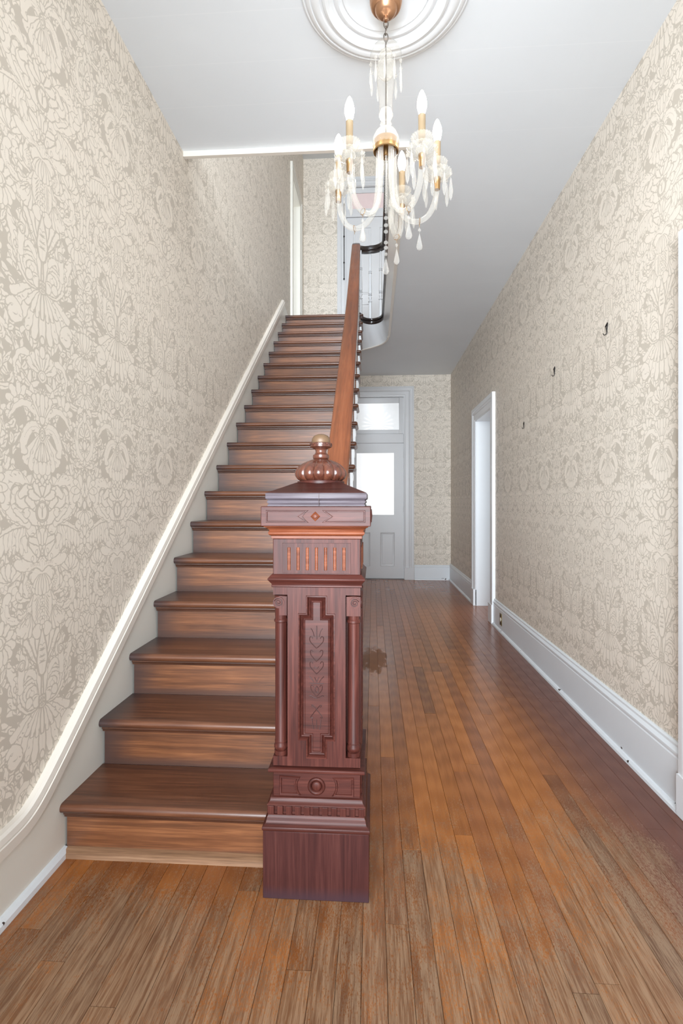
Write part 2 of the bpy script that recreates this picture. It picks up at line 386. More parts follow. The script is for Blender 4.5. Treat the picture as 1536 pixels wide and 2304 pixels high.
    # --- axis B medallions (hanging garlands, pods)
    for zc in (1.19, 1.30, .62, .28, .5, .07):
        ell(W, zc, .010, .018); fan(W, zc-.02, .05, 200, 270, 4, .011); fan(W, zc+.03, .045, 110, 168, 3, .012, vein=True)
    acan([A(1400, 2300), A(1480, 1900), A(1180, 1500), A(1060, 1950)], .007, 6, 1, .022, .007)
    ell(*A(1215, 1800), .052, .042); ell(*A(1190, 1750), .040, .022, 0.0, light=0.); fan(*A(1215, 1850), .046, 35, 150, 5, .0095)
    for k in range(5): ell(*A(1110+45*k, 1905-10*(k % 2)), .0062, .0062, .0018)
    spiral(*A(1150, 2030), .028, 2.2, 1.1, .0085, -1)
    stroke([B(1240, 60), B(1330, 300), B(1190, 560), B(1010, 470)], [.014, .017, .012, .006], vein=True)
    # big daisy on the B side
    fan(*B(1330, 640), .060, 175, 365, 9, .014, .35); fan(*B(1330, 640), .05, 20, 160, 6, .011, .4)
    ell(*B(1330, 640), .021, .018, ring=.006)
    # --- A axis, from the bottom upwards
    # fan of leaves under the tie
    fan(*B(745, 2120), .175, 205, 335, 11, .017, .12, vein=False, scal=.12)
    fan(*B(745, 2130), .10, 225, 315, 7, .009, .15)
    spiral(.13, .43, .035, .5, 1.2, .011, 1); spiral(.19, .36, .030, 2.5, 1.2, .010, -1)
    acan([(.03, .30), (.09, .36), (.15, .30), (.12, .22)], .007, 7, -1, .028, .009)
    acan([(.0, .17), (.06, .22), (.13, .20), (.17, .12)], .006, 7, 1, .03, .009)
    fan(0, .265, .075, 30, 150, 7, .014, .3, vein=True); ell(0, .262, .019, .017, ring=.006)
    fan(W, .40, .075, 60, 120, 5, .013, .25); fan(W, .40, .065, 215, 325, 7, .011, .3)
    ell(0, .345, .013, .02); ell(0, .385, .009, .011)
    fan(.11, .165, .05, -30, 120, 5, .012, .3); ell(.11, .165, .013, .013, ring=.004)
    acan([(.20, .02), (.15, .06), (.19, .13), (.22, .17)], .006, 6, -1, .026, .008)
    # oval paired scrolls
    stroke([B(790, 2080), B(1130, 1900), B(1200, 1150), B(1215, 1040)], [.010, .018, .016, .008])
    for y in (1880, 1700, 1540): fan(*B(1130, y), .018, 60, 200, 3, .004, .2)
    ell(*B(930, 1800), .056, .060, ang=-.35); dark([B(960, 1560), B(1080, 1640), B(1010, 1860), B(860, 2050)], [.0, .006, .004, 0])
    ell(*B(930, 1810), .043, .050, ang=-.35); ell(*B(930, 1810), .036, .043, .0, ang=-.35, ring=.004)
    for k in range(9):
        a = 2.6-k*.42; cx, cz = B(930, 1810); ell(cx+.031*math.cos(a), cz+.039*math.sin(a), .0028, .0018, 0, light=0.)
    spiral(*B(900, 1830), .022, 0, 1.1, .007, 1); spiral(*B(960, 1940), .016, 3, 1, .006, -1); spiral(*B(850, 2010), .018, 1, 1., .007, 1)
    stroke([B(760, 2060), B(760, 1900), B(800, 1700), B(830, 1560)], [.006, .008, .010, .006]); stroke([B(745, 2050), B(745, 1900), B(745, 1700)], [.004, .004, .002])
    for y in (2040, 2110, 2180): ell(*B(745, y), .013, .0062, ring=.003)
    # flame palmette
    acan([B(860, 1600), B(880, 1450), B(990, 1330), B(1000, 1460)], .008, 5, 1, .018, .008)
    acan([B(1060, 1580), B(1090, 1350), B(1060, 1050), B(960, 830)], .012, 8, -1, .03, .009)
    ell(*B(975, 950), .018, .030, ang=.35, ring=.006); ell(*B(1065, 1210), .012, .013, ring=.004)
    fan(*B(745, 1560), .125, 52, 128, 7, .015, .15); stroke([B(745, 1600), B(745, 1300), B(745, 900)], [.016, .024, .018, .003])
    for y in (1420, 1300, 1180): fan(*B(745, y), .017, 40, 140, 3, .0025, .1, 0.)
    for y in (1440, 1330, 1210): dark([B(700, y), B(745, y+40), B(790, y)], [.001, .0035, .001])
    # bead tassel and drooping plumes
    acan([B(800, 60), B(880, 330), B(1010, 560), B(1100, 420)], .010, 6, 1, .032, .010)
    fan(*B(910, 420), .085, 265, 322, 6, .011, .25); ell(*B(1040, 690), .03, .012, 0.); fan(*B(880, 300), .07, 20, 60, 3, .017, .35, vein=True)
    stroke([B(815, 100), B(880, 480), B(800, 700), B(800, 800)], [.012, .022, .014, .006]); spiral(*B(820, 880), .019, 2.2, 1.1, .008, -1)
    for y in range(300, 640, 70): dark([B(800, y), B(830, y+60), B(850, y+110)], [.001, .0028, .001])
    for k, y in enumerate(range(150, 880, 62)): ell(*B(745+(14 if k % 2 else -14), y), .0062, .0062, .0024)
    # dome
    stroke([A(735, 1870), A(860, 1760), A(950, 1860), A(960, 2120)], [.014, .026, .026, .018]); ell(*A(735, 1960), .062, .026)
    fan(*A(735, 1830), .075, 240, 300, 6, .013, .3); dark([A(735, 1880), A(850, 1720), A(950, 1830), A(990, 2010)], [.002, .0026, .002])
    for k in range(7): ell(*A(940+12*math.sin(k), 1990+34*k), .0055, .0055, .0018)
    # crown palmette
    fan(*A(735, 1830), .115, 12, 168, 7, .021, .42, .0026); ell(*A(735, 1820), .05, .018, 0.)
    for a, R in ((90, .055), (62, .06), (118, .06), (36, .062)):
        a = math.radians(a); ell(R*math.cos(a), A(735, 1830)[1]+R*math.sin(a), .0048, .0075, .0022)
    dark([A(735, 1875), A(850, 1730), A(940, 1820)], [.0022, .0026, .0015])
    for k in range(6): dark([A(770+28*k, 1775-8*k), A(775+28*k, 1740-8*k)], [.0012, .0012])
    # feather wings
    for k in range(8):
        x = 1330-48*k; stroke([A(x, 1090+8*k), A(x+10, 1280), A(x+30-6*k, 1480-10*(k % 3)*3)], [.007, .012, .010, .004], .0022)
    stroke([A(960, 1090), A(1120, 960), A(1260, 1110), A(1370, 1180)], [.006, .007, .006, .004]); spiral(*A(1335, 1080), .016, -1.2, 1.1, .0065, 1)
    # cornucopia scroll pair beside the stem
    ell(*A(890, 1170), .029, .028); spiral(*A(890, 1140), .020, 1.6, 1.2, .0065, -1)
    stroke([A(735, 1400), A(730, 1250), A(735, 1040)], [.010, .016, .011]); stroke([A(790, 1400), A(850, 1330), A(920, 1290)], [.006, .010, .006]); stroke([A(770, 1400), A(790, 1250), A(800, 1180)], [.004, .008, .005])
    # great C scroll with acanthus
    acan([A(960, 1060), A(1330, 780), A(1290, 350), A(1200, 60)], .013, 10, -1, .026, .010)
    acan([A(1250, 700), A(1330, 420), A(1150, 150), A(960, 420)], .020, 8, -1, .034, .012)
    stroke([A(1000, 960), A(1120, 780), A(1180, 560), A(1120, 500)], [.014, .019, .015, .009], vein=True)
    stroke([A(940, 700), A(1030, 720), A(1110, 660), A(1080, 560)], [.010, .020, .014, .007]); stroke([A(1040, 560), A(980, 450), A(900, 480)], [.012, .016, .006])
    for k in range(5): dark([A(990+45*k, 300-28*math.sin(k)), A(1015+45*k, 270-28*math.sin(k))], [.001, .0024, .001])
    fan(*A(1400, 500), .05, 100, 260, 5, .014, .3); ell(*A(1460, 250), .012, .016, ring=.004)
    # tulip
    stroke([A(740, 1010), A(860, 980), A(960, 860), A(985, 840)], [.012, .022, .016, .009]); spiral(*A(975, 880), .014, 1.6, .9, .006, -1)
    fan(*A(735, 930), .085, 40, 140, 5, .017, .3); fan(*A(735, 680), .06, 25, 155, 5, .015, .35)
    ell(*A(735, 850), .030, .030, .004); ell(*A(735, 850), .023, .025, .0035); dark([A(735, 770), A(735, 950)], [.001, .0022, .001])
    # shell above the tulip and moustache
    fan(0, 1.43, .125, 232, 308, 7, .020, .22, .0026); fan(0, 1.40, .06, 240, 300, 5, .008, .2)
    ell(0, A(735, 340)[1], .010, .012); ell(.024, A(735, 345)[1], .007, .007); ell(.012, A(735, 400)[1], .006, .006)
    for k in (-1, 0, 1): dark([(k*.02, 1.36), (k*.028, 1.325)], [.001, .003, .001])
    stroke([(0, 1.425), (.05, 1.47), (.10, 1.42), (.085, 1.36)], [.012, .018, .020, .013], vein=True); ell(0, 1.415, .010, .012, ring=.004)
    acan([(.01, 1.45), (.05, 1.53), (.12, 1.52), (.15, 1.45)], .009, 7, 1, .026, .009); ell(0, 1.475, .012, .022); fan(0, 1.46, .085, 62, 118, 5, .012, .3)
    acan([(.23, 1.36), (.17, 1.40), (.19, 1.47), (.23, 1.50)], .008, 6, 1, .024, .009)
    # small cut marks, then a gentle hand-drawn wobble (still mirrored about both axes)
    for k in range(260):
        x, z, a = rnd.rand()*W, rnd.rand()*H, rnd.rand()*6.28; L = .008+.012*rnd.rand()
        dark([(x, z), (x+L*math.cos(a), z+L*math.sin(a)), (x+L*1.3*math.cos(a+.7), z+L*1.3*math.sin(a+.7))], [.0007, .0021, .0005])
    P, Z = np.meshgrid(xs, ys); q = np.sin(np.pi*P/W)
    k2 = 2*np.pi/H
    dp = q*(.0035*np.sin(9*k2*Z+40*P)+.0016*np.sin(31*k2*Z-90*P+1)+.0010*np.sin(67*k2*Z+210*P))
    dz = .0032*np.sin(7*k2*Z+2)*np.cos(np.pi*3*P/W)+.0016*np.sin(29*k2*Z)*np.cos(np.pi*9*P/W)+.0010*np.sin(71*k2*Z+1)*np.cos(np.pi*23*P/W)
    fi = np.clip((P+dp)*S-.5, 0, nx-1.001); fj = ((Z+dz)*S-.5) % ny
    i0 = fi.astype(int); j0 = fj.astype(int) % ny; fx = fi-i0; fy = fj-np.floor(fj); j1 = (j0+1) % ny
    T = (T[j0, i0]*(1-fx)+T[j0, i0+1]*fx)*(1-fy)+(T[j1, i0]*(1-fx)+T[j1, i0+1]*fx)*fy
    M = np.concatenate([T, T[:, ::-1]], 1)      # 2W wide
    return M, 2*W, H

def wallpaper(name, axis, u0, sgn=1):
    m, nt, b = newmat(name); g = nd(nt, 'ShaderNodeTexCoord'); sp = nd(nt, 'ShaderNodeSeparateXYZ'); nt.links.new(g.outputs['Object'], sp.inputs[0])
    u = mth(nt, 'MULTIPLY', mth(nt, 'SUBTRACT', sp.outputs[axis], u0), sgn/DW); v = mth(nt, 'DIVIDE', sp.outputs[2], DH)
    cb = nd(nt, 'ShaderNodeCombineXYZ'); nt.links.new(u, cb.inputs[0]); nt.links.new(v, cb.inputs[1])
    im = nd(nt, 'ShaderNodeTexImage', image=DIMG, extension='REPEAT', interpolation='Linear'); nt.links.new(cb.outputs[0], im.inputs[0])
    mott = noise(nt, g.outputs['Object'], 1.3, 3)
    lo = mixc(nt, mott, srgb(195, 185, 172), srgb(197, 189, 176)); hi = mixc(nt, mott, srgb(229, 219, 206), srgb(228, 220, 208))
    c = mixc(nt, im.outputs[0], lo, hi)
    seam = mth(nt, 'LESS_THAN', mth(nt, 'ABSOLUTE', mth(nt, 'SUBTRACT', mth(nt, 'FRACT', mth(nt, 'ADD', u, 0.5)), 0.5)), 0.0012)
    c = mixc(nt, mth(nt, 'MULTIPLY', seam, 0.25), c, srgb(160, 150, 140))
    nt.links.new(c, b.inputs['Base Color']); b.inputs['Roughness'].default_value = 0.55; b.inputs['Specular IOR Level'].default_value = 0.35
    bump(nt, b, im.outputs[0], 0.06, 0.0006); return m
_m, DW, DH = damask_tile(np, math, 1300)
DIMG = bpy.data.images.new('damask_print', _m.shape[1], _m.shape[0], alpha=False, float_buffer=False)
DIMG.colorspace_settings.name = 'Non-Color'
_px = np.ones((_m.shape[0], _m.shape[1], 4), np.float32); _px[..., :3] = _m[..., None]
DIMG.pixels.foreach_set(_px.ravel()); DIMG.update(); DIMG.pack()
M['paperL'] = wallpaper('damask_paper_left', 1, 1.604); M['paperR'] = wallpaper('damask_paper_right', 1, 2.213); M['paperE'] = wallpaper('damask_paper_end', 0, 0.795)

# ------------------------------------------------------------------ setting: walls, ceiling, floor
XL, XR, YE, YU, ZC, ZF, ZT = -1.075, 1.2, 8.035, 7.85, 3.19, 3.4542, 6.5
def holed(mb, us, vs_, holes, fr, th):
    us = sorted(set([us[0], us[1]]+[h[0] for h in holes]+[h[1] for h in holes])); vv = sorted(set([vs_[0], vs_[1]]+[h[2] for h in holes]+[h[3] for h in holes]))
    def solid(i, j):
        if not (0 <= i < len(us)-1 and 0 <= j < len(vv)-1): return False
        u, v = (us[i]+us[i+1])/2, (vv[j]+vv[j+1])/2
        return not any(h[0] < u < h[1] and h[2] < v < h[3] for h in holes)
    for i in range(len(us)-1):
        for j in range(len(vv)-1):
            if not solid(i, j): continue
            a, b, c, d = us[i], us[i+1], vv[j], vv[j+1]
            mb.quad(fr(a, c, 0), fr(b, c, 0), fr(b, d, 0), fr(a, d, 0)); mb.quad(fr(a, c, th), fr(a, d, th), fr(b, d, th), fr(b, c, th))
            if not solid(i-1, j): mb.quad(fr(a, c, 0), fr(a, d, 0), fr(a, d, th), fr(a, c, th))
            if not solid(i+1, j): mb.quad(fr(b, c, 0), fr(b, c, th), fr(b, d, th), fr(b, d, 0))
            if not solid(i, j-1): mb.quad(fr(a, c, 0), fr(a, c, th), fr(b, c, th), fr(b, c, 0))
            if not solid(i, j+1): mb.quad(fr(a, d, 0), fr(b, d, 0), fr(b, d, th), fr(a, d, th))
    return mb
FL = lambda u, v, w: (XL-w, u, v)
FR = lambda u, v, w: (XR+w, u, v)
FE = lambda u, v, w: (u, YE+w, v)
FU = lambda u, v, w: (u, YU+w, v)
struct(obj('wall_left', holed(MB(), (-1.4, YE), (0, ZT), [(6.715, 7.43, ZF, 5.535)], FL, 0.2), M['paperL'], smooth=0))
struct(obj('wall_right', holed(MB(), (-1.4, YE), (0, ZT), [(5.265, 6.07, 0, 2.165), (0.98, 1.895, 0, 2.09), (1.2, 2.8, 4.3, 6.2)], FR, 0.2), M['paperR'], smooth=0))
DO = (-0.42, 0.482)
struct(obj('wall_back', holed(MB(), (XL, XR), (0, ZC), [(DO[0], DO[1], 0, 2.86)], FE, 0.2), M['paperE'], smooth=0))
struct(obj('wall_upper', holed(MB(), (XL, XR), (ZF, ZT), [(DO[0], DO[1], ZF, 6.05)], FU, 0.15), M['paperE'], smooth=0))
mb = holed(MB(), (XL, XR), (0, ZT), [(-0.9, 1.0, 0, 3.0), (-0.6, 0.8, 4.3, 6.1)], lambda u, v, w: (u, -1.4-w, v), 0.2)  # upper opening added to let the upstairs fill light in
struct(obj('wall_front', mb, M['plaster'], smooth=0))

# ceiling slab with the stair well; curved far end of the well
WX = 0.18
wtop = [(-0.02+0.145*math.cos(PI*(1-k/16)), 6.10+0.215*math.sin(PI*k/16)) for k in range(17)]              # upper edge, left to right
wb = catmull([(-0.19, 6.70, 0), (-0.10, 6.63, 0), (0.004, 6.545, 0), (0.11, 6.43, 0), (0.165, 6.30, 0), (0.18, 6.16, 0)], 4)
wbot = [(p.x, p.y) for p in wb]
mb = MB(); Y0, Y1 = -1.4, 2.85
def flat(pts, z): mb.quad(*[(x, y, z) for x, y in pts])
flat([(XL, Y0), (XR, Y0), (XR, Y1), (XL, Y1)], ZC); flat([(WX, Y1), (XR, Y1), (XR, 6.16), (WX, 6.16)], ZC)
for a, b in zip(wbot[:-1], wbot[1:]): flat([a, b, (b[0], YE), (a[0], YE)], ZC)
flat([(WX, 6.16), (XR, 6.16), (XR, YE), (WX, YE)], ZC); flat([(XL, 6.70), (-0.19, 6.70), (-0.19, YE), (XL, YE)], ZC)
mb.quad((XL, Y1, ZC), (WX, Y1, ZC), (WX, Y1, ZF), (XL, Y1, ZF)); 
struct(obj('ceiling', mb, M['ceil'], smooth=0))
mb = MB()
def flat2(pts, z): mb.quad(*[(x, y, z) for x, y in pts])
flat2([(XL, Y0), (XR, Y0), (XR, Y1), (XL, Y1)], ZF-0.004); flat2([(0.15, Y1), (XR, Y1), (XR, 6.1), (0.15, 6.1)], ZF-0.004)
up = [(-0.02+0.165*math.cos(PI*(1-k/16)), 6.10+0.235*math.sin(PI*k/16)) for k in range(17)]
for a, b in zip(up[:-1], up[1:]): flat2([a, b, (b[0], YU), (a[0], YU)], ZF-0.004)
flat2([(up[-1][0], 6.1), (XR, 6.1), (XR, YU), (up[-1][0], YU)], ZF-0.004); flat2([(XL, 6.13), (up[0][0], 6.13), (up[0][0], YU), (XL, YU)], ZF-0.004)
struct(obj('floor_upper', mb, M['tread'], smooth=0))
struct(obj('ceiling_upper', MB().box(XL, XR, -1.4, YU+0.1, ZT, ZT+0.05), M['plaster'], smooth=0))
# white fascia round the well and the bead along its lower edge
mb = MB(); n = len(wbot)
top = [wtop[min(16, round(k*16/(n-1)))] for k in range(n)]
mb.loops([[(x, y, ZF-0.06) for x, y in top], [(a[0]*0.55+b[0]*0.45, a[1]*0.55+b[1]*0.45, ZF-0.15) for a, b in zip(top, wbot)], [(x, y, ZC-0.002) for x, y in wbot]], False)
mb.quad((0.125, 6.11, ZF-0.06), (WX, 6.16, ZC-0.002), (WX, Y1, ZC-0.002), (0.125, Y1, ZF-0.06))
struct(obj('trim_1', mb, M['white'], smooth=50))
mb = MB(); path = [(XL+0.001, Y1, ZC-0.006), (WX, Y1, ZC-0.006)]
mb.box(XL+0.001, WX+0.02, Y1-0.012, Y1+0.012, ZC-0.030, ZC+0.004); mb.box(WX-0.004, WX+0.022, Y1, 6.14, ZC-0.012, ZC+0.004)
mb.tube([(x, y, ZC-0.003) for x, y in reversed(wbot[1:])], 0.010, 6)
mb.box(XL+0.002, XL+0.012, 0, 0.001, ZC-0.012, ZC)
struct(obj('trim_2', mb, M['cream'], bevel=0.003))

# floor: sub floor + every strip of oak an own board
floor = struct(obj('floor', MB().box(XL-0.6, XR+2.2, -1.6, YE+0.15, -0.06, -0.0185), M['gap'], smooth=0))
def floor_mat():
    m, nt, b = newmat('worn_oak_strip_floor'); g = nd(nt, 'ShaderNodeNewGeometry'); oi = nd(nt, 'ShaderNodeObjectInfo'); P = g.outputs['Position']
    off = nd(nt, 'ShaderNodeCombineXYZ'); nt.links.new(mth(nt, 'MULTIPLY', oi.outputs['Random'], 31.0), off.inputs[1]); nt.links.new(mth(nt, 'MULTIPLY', oi.outputs['Random'], 7.0), off.inputs[2])
    sp = nd(nt, 'ShaderNodeSeparateXYZ'); nt.links.new(P, sp.inputs[0]); Y = sp.outputs[1]; X = sp.outputs[0]
    gr = noise(nt, scaled(nt, P, (46, 2.2, 1), off.outputs[0]), 1.0, 5, 0.62, 1.2)
    fine = noise(nt, scaled(nt, P, (330, 14, 1), off.outputs[0]), 1.0, 3, 0.6, 0.2)
    ring = nd(nt, 'ShaderNodeTexWave', wave_type='RINGS', rings_direction='X'); nt.links.new(scaled(nt, P, (9, 0.55, 1), off.outputs[0]), ring.inputs[0]); ring.inputs['Scale'].default_value = 3.5; ring.inputs['Distortion'].default_value = 3.0; ring.inputs['Detail'].default_value = 2
    f = mth(nt, 'ADD', mth(nt, 'MULTIPLY', gr, 0.60), mth(nt, 'ADD', mth(nt, 'MULTIPLY', fine, 0.22), mth(nt, 'MULTIPLY', ring.outputs[1], 0.16)))
    var = ramp(nt, oi.outputs['Random'], [(0.0, srgb(118, 70, 38)), (0.3, srgb(146, 88, 44)), (0.62, srgb(170, 104, 50)), (1.0, srgb(132, 80, 50))])
    varn = mixc(nt, sstep(nt, f, 0.30, 0.70), mixc(nt, 0.30, var, srgb(84, 44, 22)), mixc(nt, 0.22, var, srgb(176, 118, 70)))
    redd = mixc(nt, sstep(nt, mth(nt, 'ADD', X, mth(nt, 'MULTIPLY', gr, 0.3)), 0.80, 1.22), varn, mixc(nt, f, srgb(86, 52, 44), srgb(122, 80, 66)))
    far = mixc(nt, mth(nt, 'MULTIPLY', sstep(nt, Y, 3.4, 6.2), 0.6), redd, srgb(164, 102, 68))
    worn = mixc(nt, sstep(nt, mth(nt, 'ADD', mth(nt, 'MULTIPLY', gr, 0.5), mth(nt, 'MULTIPLY', fine, 0.5)), 0.40, 0.60), mixc(nt, 0.22, srgb(92, 72, 56), var), mixc(nt, 0.10, srgb(150, 126, 102), var))
    big = noise(nt, P, 1.7, 3, 0.55); med = noise(nt, scaled(nt, P, (34, 9, 1), off.outputs[0]), 1.0, 4, 0.75); spk = noise(nt, scaled(nt, P, (430, 90, 1)), 1.0, 3, 0.75)
    wm = mth(nt, 'ADD', mth(nt, 'ADD', mth(nt, 'MULTIPLY', big, 0.8), mth(nt, 'MULTIPLY', med, 0.5)), mth(nt, 'MULTIPLY', spk, 1.0))
    lim = nd(nt, 'ShaderNodeMapRange'); nt.links.new(Y, lim.inputs[0]); lim.inputs[1].default_value = 1.2; lim.inputs[2].default_value = 3.9; lim.inputs[3].default_value = 1.0; lim.inputs[4].default_value = 1.80
    xt = mth(nt, 'MULTIPLY', sstep(nt, X, 0.85, 1.2), 0.3)
    lf = mth(nt, 'MULTIPLY', mth(nt, 'MULTIPLY', sstep(nt, X, -0.15, -0.50), sstep(nt, Y, 1.25, 1.75)), 0.17)
    d = mth(nt, 'SUBTRACT', mth(nt, 'SUBTRACT', mth(nt, 'SUBTRACT', wm, lim.outputs[0]), xt), lf); mask = mth(nt, 'MULTIPLY', sstep(nt, d, -0.05, 0.09), 0.84)
    # bare patch beside the newel
    px = mth(nt, 'DIVIDE', mth(nt, 'ADD', X, -0.0), 0.13); py = mth(nt, 'DIVIDE', mth(nt, 'SUBTRACT', Y, 3.95), 0.42); rr = mth(nt, 'ADD', mth(nt, 'MULTIPLY', px, px), mth(nt, 'MULTIPLY', py, py))
    pn = mth(nt, 'ADD', mth(nt, 'MULTIPLY', noise(nt, scaled(nt, P, (9, 3.5, 1)), 1.0, 4, 0.7), 2.6), mth(nt, 'MULTIPLY', med, 1.2))
    patch = sstep(nt, mth(nt, 'SUBTRACT', pn, rr), 1.25, 1.6)
    c = mixc(nt, mask, far, worn); c = mixc(nt, mth(nt, 'MULTIPLY', patch, 0.5), c, srgb(104, 70, 40))
    nt.links.new(c, b.inputs['Base Color'])
    ro = mth(nt, 'ADD', mth(nt, 'MULTIPLY', mask, 0.22), mth(nt, 'ADD', 0.19, mth(nt, 'MULTIPLY', big, 0.10))); nt.links.new(mth(nt, 'ADD', ro, mth(nt, 'MULTIPLY', patch, 0.25)), b.inputs['Roughness'])
    b.inputs['Specular IOR Level'].default_value = 0.34; bump(nt, b, fine, 0.05, 0.0005); return m
M['floor'] = floor_mat()
rnd = random.Random(11)
PW = 0.0645
mb = MB(); h = PW/2-0.0003
mb.loops([[(-h, 0, -0.018), (h, 0, -0.018), (h, 0, -0.0012), (h-0.0006, 0, 0), (-h+0.0006, 0, 0), (-h, 0, -0.0012)], [(-h, 1, -0.018), (h, 1, -0.018), (h, 1, -0.0012), (h-0.0006, 1, 0), (-h+0.0006, 1, 0), (-h, 1, -0.0012)]], True, True, True)
plank_me = mesh('plank', mb, 0); plank_me.materials.append(M['floor'])
nrow = int((XR-XL)/PW)+1; cnt = 0
for i in range(nrow):
    x = XR-0.004-PW*(i+0.5); y = 0.35-rnd.random()*0.9; yend = YE-0.002 if x > -0.40 else 1.70
    if x < -0.40: obj('plank', plank_me, None, floor, smooth=0, loc=(x, 1.701, -0.0003)).scale = (1, YE-1.704, 1)
    while y < yend-0.02:
        L = rnd.uniform(0.8, 2.7); L = min(L, yend-y)
        if yend-y-L < 0.25: L = yend-y
        if y+L > 0.3 and cnt < 299:
            o = obj('plank', plank_me, None, floor, smooth=0); o.location = (x, y+0.0006, rnd.uniform(-0.0006, 0.0004)); o.scale = (1, L-0.0014, 1); cnt += 1
        y += L
for i in range(8):
    o = obj('plank', plank_me, None, floor, smooth=0); o.location = (XR-0.004+PW*(i+0.5), 5.27, -0.0004); o.scale = (1, 0.798, 1)
    if i < 3: obj('plank', plank_me, None, floor, smooth=0, loc=(XR-0.004+PW*(i+0.5), 0.99, -0.0004)).scale = (1, 0.90, 1)

# ------------------------------------------------------------------ baseboards
BB = [(0, 0), (0.019, 0), (0.019, 0.200), (0.016, 0.205), (0.016, 0.214), (0.022, 0.218), (0.022, 0.226), (0.012, 0.240), (0.012, 0.250), (0.006, 0.257), (0, 0.257)]
SHOE = [(0.019, 0), (0.036, 0), (0.034, 0.012), (0.026, 0.021), (0.019, 0.023)]
def base_run(name, fr, a, b, parent=None, hs=1.0):
    mb = MB(); mb.prism([(p, q*hs) for p, q in BB], fr, a, b); o = obj(name, mb, M['base'], parent, smooth=30)
    mb = MB(); mb.prism(SHOE, fr, a, b); obj('shoe_moulding', mb, M['base'], o, smooth=30); return o
fr_r = lambda u, v, w: (XR-u, w, v); fr_e = lambda u, v, w: (w, YE-u, v)
struct(base_run('baseboard_right', fr_r, 2.045, 5.135)); struct(base_run('baseboard_right', fr_r, 6.20, YE)); struct(base_run('baseboard_right', fr_r, -1.3, 0.84)); struct(base_run('baseboard_back', fr_e, 0.641, XR, hs=0.9))
# left baseboard climbing with the stairs
def skz(y): return 0.4665+0.7475*(y-1.9084)
low = [(6.02, skz(6.02)), (1.70, skz(1.70))]
arc = catmull([(1.70, skz(1.70), 0), (1.585, 0.2325, 0), (1.50, 0.197, 0), (1.40, 0.188, 0)], 6)
pathL = [(6.02, skz(6.02))]+[(p.x, p.y) for p in arc]+[(-1.3, 0.188)]
fl = lambda u, v, w: (XL+w, u, v)
mb = MB()
ring0 = [(6.02, skz(6.02)+0.03), (6.02, 3.2)]+[(2.0, 0.0)]+[(-1.3, 0)]
poly = [(y, z+0.02) for y, z in pathL]
mb.prism(poly+[(-1.3, 0.0), (1.95, 0.0), (6.66, 3.2), (6.60, ZF+0.01)], fl, 0.0, 0.022)
bl = struct(obj('baseboard_left', mb, M['skirt'], smooth=0))
PR = [(0.0, 0.0), (0.0, 0.030), (-0.004, 0.034), (-0.035, 0.034), (-0.038, 0.026), (-0.041, 0.031), (-0.058, 0.027), (-0.064, 0.018), (-0.064, 0.0)]
mb = MB(); mb.sweep(pathL, PR, fl); obj('cap_moulding', mb, M['cream'], bl, smooth=30)
mb = MB(); mb.prism([(0.022, 0), (0.042, 0), (0.040, 0.016), (0.030, 0.026), (0.022, 0.028)], lambda u, v, w: (XL+u, w, v), -1.3, 1.69); obj('shoe_moulding', mb, M['base'], bl, smooth=30)

# ------------------------------------------------------------------ doors and casings
CAS = [(0, 0), (0, 0.012), (0.016, 0.016), (0.020, 0.020), (0.070, 0.022), (0.074, 0.018), (0.082, 0.026), (0.096, 0.026), (0.104, 0.032), (0.118, 0.034), (0.140, 0.030), (0.150, 0.030), (0.150, 0)]
def casing(name, parent, fr, a, b, z0, z1, mat, width=0.15, plinth=0.185, floorz=0.0):
    k = width/0.15; mb = MB()
    pth = [(b, floorz), (b, z1), (a, z1), (a, floorz)]
    mb.sweep([(p, q) for p, q in pth], [(-o*k, h) for o, h in CAS], fr)
    o = obj(name, mb, mat, parent, smooth=30)
    if plinth:
        for s_, e in ((a, -1), (b, 1)):
            q = MB(); q.prism([(s_, floorz), (s_+e*(width+0.003), floorz), (s_+e*(width+0.003), floorz+plinth), (s_, floorz+plinth)], fr, 0, 0.038); obj('plinth_block', q, mat, parent, bevel=0.003, smooth=30)
    return o
def jamb(parent, fr, a, b, z0, z1, th, mat, t=0.02):
    mb = MB()
    mb.prism([(a, z0), (a+t, z0), (a+t, z1-t), (b-t, z1-t), (b-t, z0), (b, z0), (b, z1), (a, z1)], fr, 0.001, th); return obj('jamb', mb, mat, parent, smooth=0)
def rect(a, b, c, d): return [(a, c), (b, c), (b, d), (a, d)]
